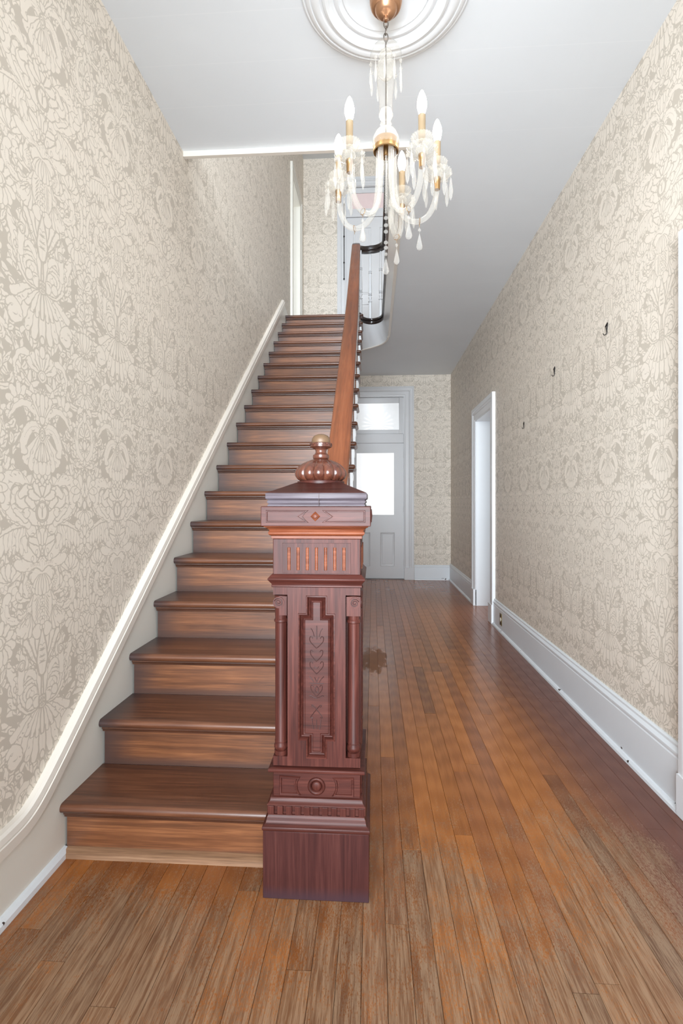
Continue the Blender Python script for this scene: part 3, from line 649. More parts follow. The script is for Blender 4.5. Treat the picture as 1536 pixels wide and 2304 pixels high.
def glazed_door(name, fr, a, b, z0, doorh, barh, top, glass, tglass, panels, mats, width, leaf_glass=None, solid=False):
    root = struct(empty(name)); gd = M['greydoor']
    casing('casing', root, lambda u, v, w: fr(u, v, -w), a, b, z0, top, gd, width, 0.19 if not solid else 0, floorz=z0)
    jamb(root, fr, a, b, z0, top, 0.14, gd, 0.008)
    A, B = a+0.008, b-0.008; mb = MB(); mb.prism(rect(A, B, z0+doorh+0.004, z0+barh), fr, 0.012, 0.12); obj('transom_bar', mb, gd, root, bevel=0.004)
    # transom sash
    t0, t1 = z0+barh+0.004, top-0.012; g = tglass; mb = MB()
    for r in (rect(A+.004, g[0], t0, t1), rect(g[1], B-.004, t0, t1), rect(g[0], g[1], t0, g[2]), rect(g[0], g[1], g[3], t1)): mb.prism(r, fr, 0.024, 0.06)
    sash = obj('transom_sash', mb, gd, root, bevel=0.003)
    mb = MB(); mb.box(-(g[1]-g[0])/2, (g[1]-g[0])/2, -0.002, 0.002, -(g[3]-g[2])/2, (g[3]-g[2])/2)
    p = obj('glass_pane', mb, mats[1], sash, smooth=0); p.location = fr((g[0]+g[1])/2, (g[2]+g[3])/2, 0.042)
    # leaf: stiles, rails, panels
    L0, L1, h0, h1 = A+0.003, B-0.003, z0+0.012, z0+doorh; leaf = empty('door_leaf', (0, 0, 0), root); op = ([leaf_glass] if leaf_glass else [])+panels
    us = sorted(set([L0, L1]+[q for o in op for q in o[:2]])); vv = sorted(set([h0, h1]+[q for o in op for q in o[2:4]])); mb = MB()
    holed(mb, (L0, L1), (h0, h1), op, lambda u, v, w: fr(u, v, 0.026+w), 0.04); obj('stile_and_rail_frame', mb, gd, leaf, smooth=0)
    if leaf_glass:
        g = leaf_glass; mb = MB(); mb.box(-(g[1]-g[0])/2, (g[1]-g[0])/2, -0.002, 0.002, -(g[3]-g[2])/2, (g[3]-g[2])/2)
        p = obj('glass_pane', mb, mats[0], leaf, smooth=0); p.location = fr((g[0]+g[1])/2, (g[2]+g[3])/2, 0.046)
    for g in panels:
        mb = MB(); mb.inset(rect(*g), [(0, 0.026), (0.004, 0.022), (0.010, 0.024), (0.014, 0.034), (0.030, 0.036), (0.034, 0.030)], lambda u, v, w: fr(u, v, w)); obj('panel', mb, gd, leaf, smooth=30)
    return root, leaf
root, leaf = glazed_door('door_1', FE, DO[0], DO[1], 0.0, 2.13, 2.28, 2.86, None, (-0.262, 0.405, 2.345, 2.762), [(-0.27, -0.045, 0.20, 0.735), (0.112, 0.338, 0.20, 0.735)], (M['pane'], M['pane2']), 0.15, (-0.262, 0.324, 1.01, 1.98))
for z in (0.22, 1.05, 1.9): obj('hinge', MB().lathe([(0.006, 0), (0.006, 0.09)], 8, (DO[1]-0.008, YE+0.020, z)), M['greydoor'], root)
obj('threshold', MB().box(DO[0], DO[1], YE-0.01, YE+0.1, -0.01, 0.012), M['cove'], root, bevel=0.003)
root, leaf = glazed_door('door_4', FU, DO[0], DO[1], ZF, 2.13, 2.24, 6.05, None, (-0.33, 0.39, 5.72, 5.96), [(-0.31, -0.03, ZF+0.20, ZF+0.80), (0.09, 0.37, ZF+0.20, ZF+0.80), (-0.31, -0.03, ZF+0.95, ZF+1.98), (0.09, 0.37, ZF+0.95, ZF+1.98)], (M['pink'], M['pink']), 0.13, None, True)
mb = MB(); rx, ry = -0.445, YU-0.036; mb.tube([(rx, ry, 4.62), (rx, ry, 5.76)], 0.006, 6)
for z in (4.62, 4.87, 5.27, 5.76): mb.sphere((rx, ry, z), 0.012, 8, 6, 1.2)
obj('transom_rod', mb, M['dark'], root, label='thin black iron rod')
# door_2: cased opening in the right wall
root = struct(empty('door_2')); fri = lambda u, v, w: (XR-w, u, v)
casing('casing', root, fri, 5.285, 6.05, 0, 2.145, M['white'], 0.152, 0.19)
jamb(root, FR, 5.265, 6.07, 0, 2.165, 0.215, M['white'], 0.02)
struct(obj('wall_side_room', holed(MB(), (4.3, 7.0), (0, 2.8), [(5.1, 6.3, 0.7, 2.5)], lambda u, v, w: (XR+2.1+w, u, v), 0.1), M['plaster'], smooth=0))
mb = MB(); mb.box(XR+0.2, XR+2.1, 4.2, 4.3, 0, 2.8); mb.box(XR+0.2, XR+2.1, 7.0, 7.1, 0, 2.8); mb.box(XR+0.2, XR+2.1, 4.2, 7.1, 2.8, 2.85); struct(obj('wall_side_room', mb, M['plaster'], smooth=0))
# door_3: casing at the right edge, closed leaf
root = struct(empty('door_3')); casing('casing', root, fri, 0.98, 1.895, 0, 2.09, M['white'], 0.15, 0.16)
mb = MB(); holed(mb, (0.985, 1.89), (0.01, 2.085), [(1.1, 1.4, 0.2, 0.9), (1.48, 1.78, 0.2, 0.9), (1.1, 1.4, 1.05, 1.95), (1.48, 1.78, 1.05, 1.95)], lambda u, v, w: (XR+0.05+w, u, v), 0.04); obj('door_leaf', mb, M['white'], root, smooth=0)
for g in ((1.1, 1.4, 0.2, 0.9), (1.48, 1.78, 0.2, 0.9), (1.1, 1.4, 1.05, 1.95), (1.48, 1.78, 1.05, 1.95)):
    mb = MB(); mb.inset(rect(*g), [(0, 0.05), (0.01, 0.056), (0.03, 0.066), (0.05, 0.058)], FR); obj('panel', mb, M['white'], root, smooth=30)
# door_5: opening at the head of the stairs in the left wall
root = struct(empty('door_5')); casing('casing', root, lambda u, v, w: (XL+w, u, v), 6.735, 7.41, ZF, 5.515, M['skirt'], 0.13, 0, floorz=ZF)
jamb(root, FL, 6.715, 7.43, ZF, 5.535, 0.21, M['skirt'], 0.02)
mb = MB(); mb.box(XL-2.2, XL-2.1, 6.2, 8.0, ZF, 6.2); mb.box(XL-2.1, XL-0.2, 7.9, 8.0, ZF, 6.2); mb.box(XL-2.1, XL-0.2, 6.1, 6.2, ZF, 6.2); mb.box(XL-2.1, XL-0.2, 6.1, 8.0, ZF-0.05, ZF); mb.box(XL-2.1, XL-0.2, 6.1, 8.0, 6.2, 6.25); struct(obj('wall_upper_room', mb, M['plaster'], smooth=0))
# window_1: upstairs window in the right wall
root = struct(empty('window_1')); mb = MB()
for r in (rect(1.2, 1.26, 4.3, 6.2), rect(2.74, 2.8, 4.3, 6.2), rect(1.26, 2.74, 4.3, 4.37), rect(1.26, 2.74, 6.13, 6.2), rect(1.26, 2.74, 5.22, 5.28)): mb.prism(r, FR, 0.05, 0.10)
obj('window_frame', mb, M['white'], root, smooth=0)
casing('casing', root, fri, 1.2, 2.8, 4.3, 6.2, M['white'], 0.12, 0, floorz=4.25)

# ------------------------------------------------------------------ staircase
RI, RU, S0, NS = 0.1818, 0.2465, 1.66, 19
XS0, XS1, XN = -1.054, -0.155, -0.118          # wall end, outer string face, end of the returned nosings
stairs = thing('staircase', 'long straight flight of worn dark brown wooden stairs climbing along the left wall', 'staircase', (0, 0, 0))
def tread_mesh(x0, x1, ret, depth):
    mb = MB(); t = 0.032; c = (x0+x1)/2; a, b = x0-c, x1-c
    prof = [(0.016-0.016*math.sin(PI*k/8), -0.016+0.016*math.cos(PI*k/8)) for k in range(9)]
    prof = prof+[(depth, -t), (depth, 0)]
    xe = b-0.016 if ret else b
    mb.prism([(y, z) for y, z in prof], lambda u, v, w: (w, u, v), a, xe)
    if ret:
        mb.prism([(0.016*math.sin(PI*k/8), -0.016+0.016*math.cos(PI*k/8)) for k in range(9)], lambda u, v, w: (xe+u, w, v), 0.016, depth)
        mb.sphere((xe, 0.016, -0.016), 0.016, 12, 8)
    return mesh('tread', mb, 40), c
cache = {}
def shared(key, fn):
    if key not in cache: cache[key] = fn()
    return cache[key]
for k in range(1, NS+1):
    y = S0+RU*(k-1); z = RI*k
    x1, ret = (-0.338, False) if k == 1 else (XN, True)
    dep = RU+0.03 if k < NS else 0.16
    me, c = shared(('t', x1, dep), lambda: tread_mesh(XS0, x1, ret, dep)); obj('tread', me, M['tread'], stairs, loc=(c, y, z))
    xr = -0.338 if k == 1 else XS1+0.004
    def riser():
        mb = MB(); c = (XS0+0.008+xr)/2; mb.box(XS0+0.008-c, xr-c, 0, 0.02, 0, RI-0.032); return mesh('riser', mb, 0), c
    me, c = shared(('r', xr), riser); o = obj('riser', me, M['riser'], stairs, loc=(c, y+0.032, z-RI))
    def cove():
        xe = xr if k == 1 else XN-0.016
        mb = MB(); c = (XS0+0.006+xe)/2; mb.prism([(0.014, 0), (0.014, -0.006), (0.020, -0.012), (0.021, -0.018), (0.032, -0.022), (0.032, 0)], lambda u, v, w: (w, u, v), XS0+0.006-c, xe-c)
        return mesh('cove_moulding', mb, 30), c
    me, c = shared(('c', xr), cove); obj('cove_moulding', me, M['cove'], stairs, loc=(c, y, z-0.032))
    if 2 <= k <= NS-1:
        def bracket():
            mb = MB(); pts = [(0.035, -0.032), (0.25, -0.032), (0.25, -0.05), (0.215, -0.058), (0.19, -0.085), (0.15, -0.088), (0.135, -0.125), (0.10, -0.135), (0.085, -0.165), (0.05, -0.172), (0.035, -0.21)]
            mb.prism(pts, lambda u, v, w: (XS1+w, u, v), 0.001, 0.014)
            mb.tube([(XS1+0.018, 0.075+0.028*math.cos(a)*(1-a/14), -0.09+0.028*math.sin(a)*(1-a/14)) for a in [i*0.6 for i in range(16)]], 0.006, 6)
            mb.box(XS1, XS1+0.02, 0.03, 0.042, -0.205, -0.032); return mesh('bracket', mb, 40)
        obj('bracket', shared('b', bracket), M['white'], stairs, loc=(0, y, z))
obj('shoe_moulding', MB().prism([(0.004, 0), (0.006, 0.014), (0.018, 0.022), (0.032, 0.026), (0.032, 0)], lambda u, v, w: (w, S0+u, v), XS0+0.012, -0.338), M['shoe'], stairs)
# outer string (stepped top) and closed plaster underside
pts = []
for k in range(2, NS+1): y = S0+RU*(k-1); pts += [(y+0.04, RI*(k-1)-0.034), (y+0.04, RI*k-0.034)]
pts = pts+[(6.14, RI*NS-0.034), (6.14, RI*NS-0.26)]
zl = lambda y: RI*(1+(y-S0)/RU)-0.40
poly = pts+[(6.14, zl(6.14)), (1.99, 0.003), (1.92, 0.003)]
obj('outer_string', MB().prism(poly, lambda u, v, w: (w, u, v), XS1-0.028, XS1), M['white'], stairs, smooth=0)
obj('sloping_soffit', MB().prism([(2.02, 0.003), (6.66, zl(6.66)), (6.66, zl(6.66)+0.02), (2.02, 0.04)], lambda u, v, w: (w, u, v), XL+0.002, XS1-0.03), M['plaster'], stairs, smooth=0)

# ------------------------------------------------------------------ railing
rl = thing('stair_railing', 'brown handrail on white turned balusters beside the stairs, curving black around the upper gallery', 'railing', (0, 0, 0))
def rz(y): return 4.30-0.7375*(6.13-y)-0.032
RP = []
def rx_(y): return np.interp(y, [1.8, 2.24, 3.96, 6.1], [-0.157, -0.150, -0.164, -0.203])
prof_rail = [(-0.030, -0.062), (-0.030, -0.045), (-0.047, -0.035), (-0.050, -0.012), (-0.047, 0.002), (-0.040, 0.008), (0, 0.011), (0.040, 0.008), (0.047, 0.002), (0.050, -0.012), (0.047, -0.035), (0.030, -0.045), (0.030, -0.062)]
def rail_mesh(path, ws=None):
    mb = MB(); P = [Vector(p) for p in path]; rings = []
    for i, p in enumerate(P):
        t = (P[min(len(P)-1, i+1)]-P[max(0, i-1)]); t.z = 0; t.normalize(); s = Vector((t.y, -t.x, 0)); rings.append([p+s*a*(ws[i] if ws else 1)+Vector((0, 0, b*1.1)) for a, b in prof_rail])
    return mb.loops(rings, True, True, True)
path = [(rx_(y), y, rz(y)+0.032) for y in np.linspace(1.845, 6.06, 24)]
obj('handrail', rail_mesh(path), M['rail'], rl, smooth=40)
cx, rr = -0.031, 0.172; path = [(rx_(6.06), 6.06, 4.252), (rx_(6.1), 6.10, 4.283)]
for k in range(1, 17):
    a = PI*(1-k/16); path.append((cx+rr*math.cos(a), 6.12+0.17*math.sin(a), 4.287+0.045*min(1, k/8)))
path += [(cx+rr, 6.0, 4.335), (cx+rr, 2.72, 4.345)]
obj('gallery_rail', rail_mesh(path, [1.0, 0.95, 0.9, 0.8]+[0.72]*(len(path)-4)), M['black'], rl, smooth=40, label='nearly black curved rail of the upper gallery')
def baluster(h):
    k = h/0.80
    pr = [(0.020, 0), (0.020, 0.19*k), (0.021, 0.20*k), (0.011, 0.206*k), (0.024, 0.216*k), (0.024, 0.221*k), (0.011, 0.230*k), (0.013, 0.238*k), (0.021, 0.262*k), (0.022, 0.272*k), (0.011, 0.288*k), (0.024, 0.297*k), (0.011, 0.306*k), (0.022, 0.316*k), (0.0215, 0.33*k), (0.014, 0.56*k), (0.022, 0.567*k), (0.011, 0.578*k), (0.022, 0.588*k), (0.012, 0.598*k), (0.011, 0.72*k), (0.011, h)]
    return mesh('baluster', MB().lathe(pr, 10), 40)
bal = baluster(0.81)
for k in range(3, NS+1):
    for q in (0.05, 0.173):
        y = S0+RU*(k-1)+q; z0 = RI*k
        if k == NS and q > 0.1: continue
        h = rz(y)-0.03-z0; o = obj('baluster', bal, M['white'], rl, loc=(XS1-0.027, y, z0)); o.scale = (1, 1, h/0.81)
for a in (150, 96, 42):
    o = obj('baluster', bal, M['white'], rl, loc=(-0.022+0.150*math.cos(R(a)), 6.11+0.21*math.sin(R(a)), ZF+0.004)); o.scale = (1, 1, 0.80/0.81)
for i in range(25):
    o = obj('baluster', bal, M['white'], rl, loc=(0.152, 5.98-0.13*i, ZF+0.004)); o.scale = (1, 1, 0.83/0.81)
# black nosing round the well
mb = MB(); base = [(x, y) for x, y in wtop]+[(0.125, 6.0), (0.125, Y1+0.01)]
NP = [(0.030, 0.012), (-0.012, 0.012), (-0.020, 0.004), (-0.020, -0.010), (-0.012, -0.018), (0.0, -0.019), (0.0, -0.030), (-0.010, -0.034), (-0.010, -0.046), (-0.002, -0.056), (0.01, -0.060), (0.03, -0.060)]
mb.sweep(base, [(a, b) for a, b in NP], lambda u, v, w: (u, v, ZF+w)); obj('well_nosing', mb, M['black'], rl, smooth=40, label='glossy black nosing around the stair well')

# ------------------------------------------------------------------ newel post
NX, NY = -0.1735, 1.6965
_t = math.atan(71.3/1152); _c, _s = math.cos(_t), math.sin(_t)
def nz(v, h): return 1.2-(v-1131)/1152*((NY-h)*_c-NX*_s)
newel = thing('newel_post', 'carved square mahogany newel post with corner columns and a ribbed ball finial', 'newel post', (NX, NY, 0))
def part(name, mb, mat=None, bevel=0.002, smooth=35, parent=None, **kw): return obj(name, mb, mat or M['newel'], parent or newel, bevel=bevel, smooth=smooth, **kw)
def faces(name, mb, mat, four=(0, 1, 3), parent=None, bevel=0, smooth=35):
    me = mesh(name, mb, smooth); me.materials.append(mat); r = []
    for q in four: o = obj(name, me, mat, parent or newel, bevel=bevel); o.rotation_euler = (0, 0, q*PI/2); r.append(o)
    return r
ff = lambda h: (lambda u, v, w: (u, -h-w, v))
hp = 0.1607
part('plinth', MB().lathe([(hp, 0.0), (hp, nz(1874, hp))], square=True), M['plinth'], 0.002)
zb = nz(1874, hp); h2 = 0.1341
z_ = lambda v: nz(v, 0.15)
part('base_moulding', MB().lathe([(0.158, zb), (0.158, z_(1870)), (0.1605, z_(1869)), (0.1632, z_(1866)), (0.1638, z_(1862.5)), (0.1625, z_(1859)), (0.158, z_(1857)), (0.1535, z_(1853)), (0.1515, z_(1848)), (0.1505, z_(1843)), (0.1495, z_(1841)), (0.1475, z_(1839)), (0.1475, z_(1836.5)), (0.1435, z_(1836)), (0.1435, z_(1816.5)), (0.1505, z_(1816)), (0.1505, z_(1814)), (0.1455, z_(1811)), (0.142, z_(1806)), (0.141, z_(1801)), (0.138, z_(1800)), (0.125, z_(1799))], square=True), M['newelh'], 0.001, 60)
zt, zd = z_(1817), z_(1835.5)
me = mesh('dentil_block', MB().box(-0.0088, 0.0088, -0.1500, -0.143, zd, zt), 0); me.materials.append(M['newel'])
for q in (0, 1, 3):
    rot = empty('dentil_course', (0, 0, 0), newel); rot.rotation_euler = (0, 0, q*PI/2)
    for i in range(11): obj('dentil', me, M['newel'], rot, bevel=0.001, loc=(-0.1375+0.0275*i, 0, 0))
z0, z1 = nz(1800, h2), nz(1737, h2)
part('lower_block', MB().lathe([(h2, z0), (h2, z1)], square=True), M['newelh'])
zm, dh = (z0+z1)/2, (z1-z0)/2-0.013
def lower_panels(sg):
    mb = MB(); a = [R(d) for d in range(-38, 39, 8)]
    arc = [(0.0585*math.cos(t), zm+0.0585*math.sin(t)*dh/0.036) for t in a]
    out = [(p[0], max(zm-dh, min(zm+dh, p[1]))) for p in arc]
    right = [(0.115, zm-dh), (0.115, zm+dh)]+list(reversed(out))
    st = [(0, 0.0005), (0.002, 0.004), (0.006, 0.0035), (0.009, -0.002), (0.011, 0.0005)]
    mb.inset(right if sg > 0 else [(-x, z) for x, z in reversed(right)], st, ff(h2)); return mb
for sg in (1, -1): faces('sunk_panel', lower_panels(sg), M['newelh'])
mb = MB(); mb.lathe([(0.027, 0), (0.027, 0.003), (0.023, 0.006), (0.018, 0.004), (0.0155, -0.001), (0.0145, 0.003), (0.010, 0.005), (0.001, 0.0055)], 24)
mb.v = [(x, -h2-z, zm+y) for x, y, z in mb.v]; faces('roundel', mb, M['newel'], smooth=60)
part('lower_ledge', MB().lathe([(0.137, z1-0.002), (0.1470, z1+0.001), (0.1480, z1+0.004), (0.1480, z1+0.010), (0.1450, z1+0.0125), (0.12, z1+0.0150)], square=True), M['newelh'], 0.001)
# shaft with stepped sunk panel and corner columns
h3 = 0.1348; s0, s1 = nz(1725, h3), nz(1322, h3); uu = lambda px: (px-710.5)*0.001362; zz = lambda v: nz(v, h3)
b0, b1 = nz(1704, h3), nz(1339, h3); d = 0.014; cw = 0.0895
mb = MB(); mb.box(-cw, cw, -h3+d, h3-d, s0, s1); mb.box(-h3+d, h3-d, -cw, cw, s0, s1); mb.box(-h3+.0005, h3-.0005, -h3+.0005, h3-.0005, s0, b0); mb.box(-h3+.0005, h3-.0005, -h3+.0005, h3-.0005, b1, s1)
part('shaft_core', mb, M['newel'], 0)
px = [0.0315, 0.0562]; zs = [zz(1706.5), zz(1666.5), zz(1381), zz(1341)]
stepped = [(-px[0], zs[0]), (px[0], zs[0]), (px[0], zs[1]), (px[1], zs[1]), (px[1], zs[2]), (px[0], zs[2]), (px[0], zs[3]), (-px[0], zs[3]), (-px[0], zs[2]), (-px[1], zs[2]), (-px[1], zs[1]), (-px[0], zs[1])]
mb = MB()
for a, b, c, e in ((-cw, -px[1], s0, s1), (px[1], cw, s0, s1), (-px[1], -px[0], s0, zs[1]), (px[0], px[1], s0, zs[1]), (-px[1], -px[0], zs[2], s1), (px[0], px[1], zs[2], s1), (-px[0], px[0], s0, zs[0]), (-px[0], px[0], zs[3], s1)): mb.box(a, b, -h3, -h3+d+0.001, c, e)
faces('shaft_face', mb, M['newel'], (0, 1, 2, 3))
mb = MB(); mb.inset(stepped, [(-0.001, 0.0), (0.0, 0.0025), (0.003, 0.0035), (0.0055, 0.0), (0.0075, -0.011), (0.010, -0.0125)], ff(h3), False); faces('panel_moulding', mb, M['newelh'], (0, 1, 3))
mb = MB(); mb.inset(stepped, [(0.010, -0.0125), (0.0165, -0.004), (0.0185, -0.0045), (0.0192, -0.006), (0.021, -0.0045)], ff(h3), True); faces('raised_panel', mb, M['newelh'], (0, 1, 3))
# incised ornament on the panel
def carve():
    mb = MB(); y = -h3+0.0042; P = lambda x, v: (x*0.0003, y, zz(1320+v/5.12)); ln = lambda pts, r=0.0013: mb.tube([P(*p) for p in pts], r, 5)
    cv = lambda pts, r=0.0013: mb.tube([Vector(P(p.x, p.y)) for p in catmull([(a, b, 0) for a, b in pts], 5)], r, 5)
    ln([(0, 455), (0, 610)], 0.0018); cv([(-60, 485), (-40, 520), (-25, 580)]); cv([(60, 485), (40, 520), (25, 580)])
    for v, w, hh in ((580, 70, 135), (735, 62, 130), (870, 68, 140), (1140, 58, 130)):
        for s_ in (-1, 1): cv([(s_*w*.55, v+22), (s_*w*.75, v), (s_*w, v+10), (s_*w*.95, v+hh*.4), (s_*w*.45, v+hh*.75), (0, v+hh)])
    cv([(-22, 925), (0, 945), (22, 925)])
    for s_ in (-1, 1):
        cv([(s_*75, 1040), (s_*45, 1075), (s_*30, 1105)]); cv([(s_*22, 1050), (s_*10, 1080), (0, 1105)]); cv([(0, 1150), (s_*20, 1190), (0, 1235)])
        cv([(s_*75, 1270), (s_*60, 1262), (s_*40, 1275), (0, 1295)]); cv([(s_*40, 1395), (s_*50, 1375), (s_*30, 1380), (-s_*55, 1500), (-s_*50, 1520), (-s_*35, 1512)])
        cv([(s_*45, 1535), (s_*40, 1600), (s_*30, 1650)])
    ln([(-72, 1120), (72, 1120)]); ln([(0, 1540), (0, 1640)]); return mb
me = mesh('carved_motif', carve(), 60)
obj('carved_motif', me, M['carve'], newel, label='incised hearts and scrolls')
# corner columns
cc = 0.1132
zc = lambda v: nz(v, 0.125)
cp = [(0.0205, zc(1703)), (0.0205, zc(1691)), (0.017, zc(1690)), (0.0215, zc(1685)), (0.0215, zc(1680)), (0.017, zc(1673)), (0.0195, zc(1672)), (0.0195, zc(1669)), (0.0183, zc(1667)), (0.0183, zc(1402)), (0.0215, zc(1400)), (0.0215, zc(1396)), (0.0182, zc(1393)), (0.0190, zc(1384)), (0.0205, zc(1340))]
me = mesh('corner_column', MB().lathe(cp, 20), 40)
for sx in (-1, 1):
    for sy in (-1, 1): obj('corner_column', me, M['newel'], newel, loc=(sx*cc, sy*cc, 0))
def scroll():
    mb = MB(); a, b = zc(1384), zc(1341); vz = zc(1355); mb.box(-0.002, 0.0215, -0.0216, 0.0, a, b); n = 40; pts = []
    mb.v += []; disc = MB(); disc.lathe([(0.0175, 0), (0.0175, 0.0035)], 24); disc.v = [(-0.004+x, -0.0205-z, vz+y) for x, y, z in disc.v]; k = len(mb.v); mb.v += disc.v; mb.f += [tuple(i+k for i in f) for f in disc.f]
    return mb
def groove_():
    mb = MB(); vz = zc(1355); n = 40; pts = []
    for i in range(n): t = i/(n-1); aa = PI*0.9-t*3.9*PI; r = 0.0135*(1-t*0.86); pts.append((-0.004+r*math.cos(aa), -0.0240, vz+r*math.sin(aa)))
    mb.tube(pts, 0.0015, 6); return mb
gv = mesh('volute_groove', groove_(), 60); gv.materials.append(M['carve']); gv2 = gv.copy(); gv2.transform(Matrix.Scale(-1, 4, (1, 0, 0))); gv2.flip_normals()
for g_, sx in ((gv, -1), (gv2, 1)): obj('volute_groove', g_, M['carve'], newel, loc=(sx*cc, -cc, 0))
me = mesh('volute_block', scroll(), 40); me2 = me.copy()
me2.transform(Matrix.Scale(-1, 4, (1, 0, 0))); me2.flip_normals()
for me_, sx in ((me, -1), (me2, 1)):
    if not len(me_.materials): me_.materials.append(M['newel'])
    o = obj('volute_block', me_, M['newel'], newel, loc=(sx*cc, -cc, 0))
for sx in (-1, 1): obj('volute_block', me if sx > 0 else me2, M['newel'], newel, loc=(cc, sx*cc, 0), rot=(0, 0, PI/2))
# ledge, reeded block, cornice, frieze, cap
z1 = nz(1322, h3)
part('upper_ledge', MB().lathe([(0.135, z1), (0.1395, z1+0.002), (0.1395, z1+0.007), (0.1375, z1+0.009), (0.1465, nz(1308, .147)), (0.1492, nz(1306, .147)), (0.1492, nz(1303, .147)), (0.138, nz(1298, .147)+0.006), (0.12, nz(1298, .147)+0.007)], square=True), M['newelh'], 0.0008, 60)
z0, z1 = nz(1299, h3), nz(1212, h3)
part('reeded_block', MB().lathe([(h3, z0-0.002), (h3, z1)], square=True), M['newel'])
u0, u1, w0, w1 = -0.1048, 0.1048, nz(1290, h3), nz(1222.5, h3); mb = MB(); mb.inset(rect(u0, u1, w0, w1), [(-0.0008, 0.0004), (0, 0.0012), (0.0015, 0.0012)], ff(h3)); faces('inset_board', mb, M['newel'])
mb = MB()
for a, b, c, e in ((u0-.0012, u1+.0012, w0-.0012, w0), (u0-.0012, u1+.0012, w1, w1+.0012), (u0-.0012, u0, w0, w1), (u1, u1+.0012, w0, w1)): mb.box(a, b, -h3-0.0006, -h3, c, e)
faces('joint_line', mb, M['carve'])
mb = MB(); mb.box(-0.0071, 0.0071, -h3-0.00145, -h3, -0.0375, 0.0345); groove = mesh('reed_groove', mb, 0); groove.materials.append(M['carve'])
mb = MB(); mb.tube([(0, 0, -0.0365), (0, 0, 0.0335)], 0.0058, 12); rd = mesh('reed', mb, 40); rd.materials.append(M['newel2'])
for q in (0, 1, 3):
    rot = empty('reeding', (0, 0, 0), newel); rot.rotation_euler = (0, 0, q*PI/2)
    for i in range(7):
        x = (i-3)*0.0282; o = obj('reed', rd, M['newel2'], rot, loc=(x, -h3+0.0012, (nz(1231, h3)+nz(1281.5, h3))/2)); obj('reed_groove', groove, M['carve'], rot, loc=(x, 0, (nz(1231, h3)+nz(1281.5, h3))/2))
z0 = nz(1212, h3); zq = lambda v: nz(v, 0.148)
part('cornice', MB().lathe([(0.125, z0), (0.1395, z0), (0.1395, zq(1206)), (0.1445, zq(1204.5)), (0.1475, zq(1201)), (0.1475, zq(1198)), (0.144, zq(1195)), (0.1455, zq(1192)), (0.152, zq(1188)), (0.1585, zq(1186)), (0.1595, zq(1183.5)), (0.13, zq(1183.5))], square=True), M['newel2'], 0.0008, 60)
hf = 0.1661; z0, z1 = nz(1184.4, hf), nz(1139.5, hf); zm = (z0+z1)/2
part('frieze_block', MB().lathe([(hf, z0), (hf, z1)], square=True), M['newelh'])
def frieze(sg):
    mb = MB(); g = 0.0185; r = [(0.150, zm-g), (0.150, zm+g), (0.020, zm+g), (0.045, zm), (0.020, zm-g)]
    st = [(0, 0.0004), (0.0012, 0.003), (0.0035, 0.003), (0.006, -0.003), (0.007, 0.0006)]
    mb.inset(r if sg > 0 else [(-x, z) for x, z in reversed(r)], st, ff(hf)); return mb
def chevron(sg):
    mb = MB()
    if 1:
        if sg > 0: ch = [(0.029, zm-0.012), (0.047, zm), (0.029, zm+0.012), (0.039, zm)]
        else: ch = [(-0.029, zm+0.012), (-0.047, zm), (-0.029, zm-0.012), (-0.039, zm)]
        mb.prism(ch, ff(hf), 0.0, 0.0036)
    return mb
for sg in (1, -1): faces('frieze_panel', frieze(sg), M['newelh']); faces('chevron', chevron(sg), M['newelh'])
mb = MB(); q = 0.0135; lz = [(0, zm-q), (q, zm), (0, zm+q), (-q, zm)]; mb.inset(lz, [(-0.001, 0.0003), (0.001, 0.003), (0.003, 0.0015), (0.0045, -0.001), (0.005, 0.004), (0.006, 0.0045)], ff(hf)); faces('lozenge', mb, M['newel2'])
hc = 0.1535; zc2 = lambda v: nz(v, hc)
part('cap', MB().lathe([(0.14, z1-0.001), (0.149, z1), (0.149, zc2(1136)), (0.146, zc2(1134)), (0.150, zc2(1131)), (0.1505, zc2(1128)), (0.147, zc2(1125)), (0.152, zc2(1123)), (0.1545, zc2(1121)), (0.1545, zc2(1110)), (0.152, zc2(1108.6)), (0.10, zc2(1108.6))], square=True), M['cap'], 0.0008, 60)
part('cap_top', MB().lathe([(0.1518, zc2(1108.6)-0.0005), (0.1518, zc2(1108.6)+0.0004), (0.072, zc2(1108.6)+0.034), (0.03, zc2(1108.6)+0.036)], square=True), M['newelh'], 0.0006, 60)
obj('joint_line', MB().box(0.009, 0.0102, -hc-0.0018, -hc+0.01, zc2(1138), zc2(1109)), M['carve'], newel)
fz = lambda v: 1.2-(v-1131)/1152*(NY*_c-NX*_s)
zf0 = zc2(1108.6)+0.034
part('finial_base', MB().lathe([(0.078, zf0-0.004), (0.078, zf0+0.006), (0.074, fz(1086)), (0.070, fz(1082)), (0.05, fz(1080))], 40), M['newelh'], 0)
lob = lambda a, z: 0.89+0.11*abs(math.sin(7*a+0.0001))**0.6 if fz(1083) < z < fz(1036) else 1
mp = [(0.055, fz(1086)), (0.070, fz(1082)), (0.080, fz(1077)), (0.0865, fz(1069)), (0.0855, fz(1061)), (0.077, fz(1052)), (0.062, fz(1044)), (0.044, fz(1038)), (0.028, fz(1034.5)), (0.022, fz(1033.5))]
mq = catmull([(r, z, 0) for r, z in mp], 4); part('ribbed_ball', MB().lathe([(p.x, p.y) for p in mq], 140, (0, 0, 0), lob), M['finial'], 0, 50)
part('finial_neck', MB().lathe([(0.022, fz(1034)), (0.026, fz(1032)), (0.0272, fz(1028)), (0.0262, fz(1024)), (0.021, fz(1022)), (0.0182, fz(1018)), (0.0185, fz(1013)), (0.023, fz(1010)), (0.031, fz(1008)), (0.0362, fz(1006)), (0.0365, fz(998.5)), (0.034, fz(997)), (0.0300, fz(996.6))], 32), M['finial'], 0, 45)
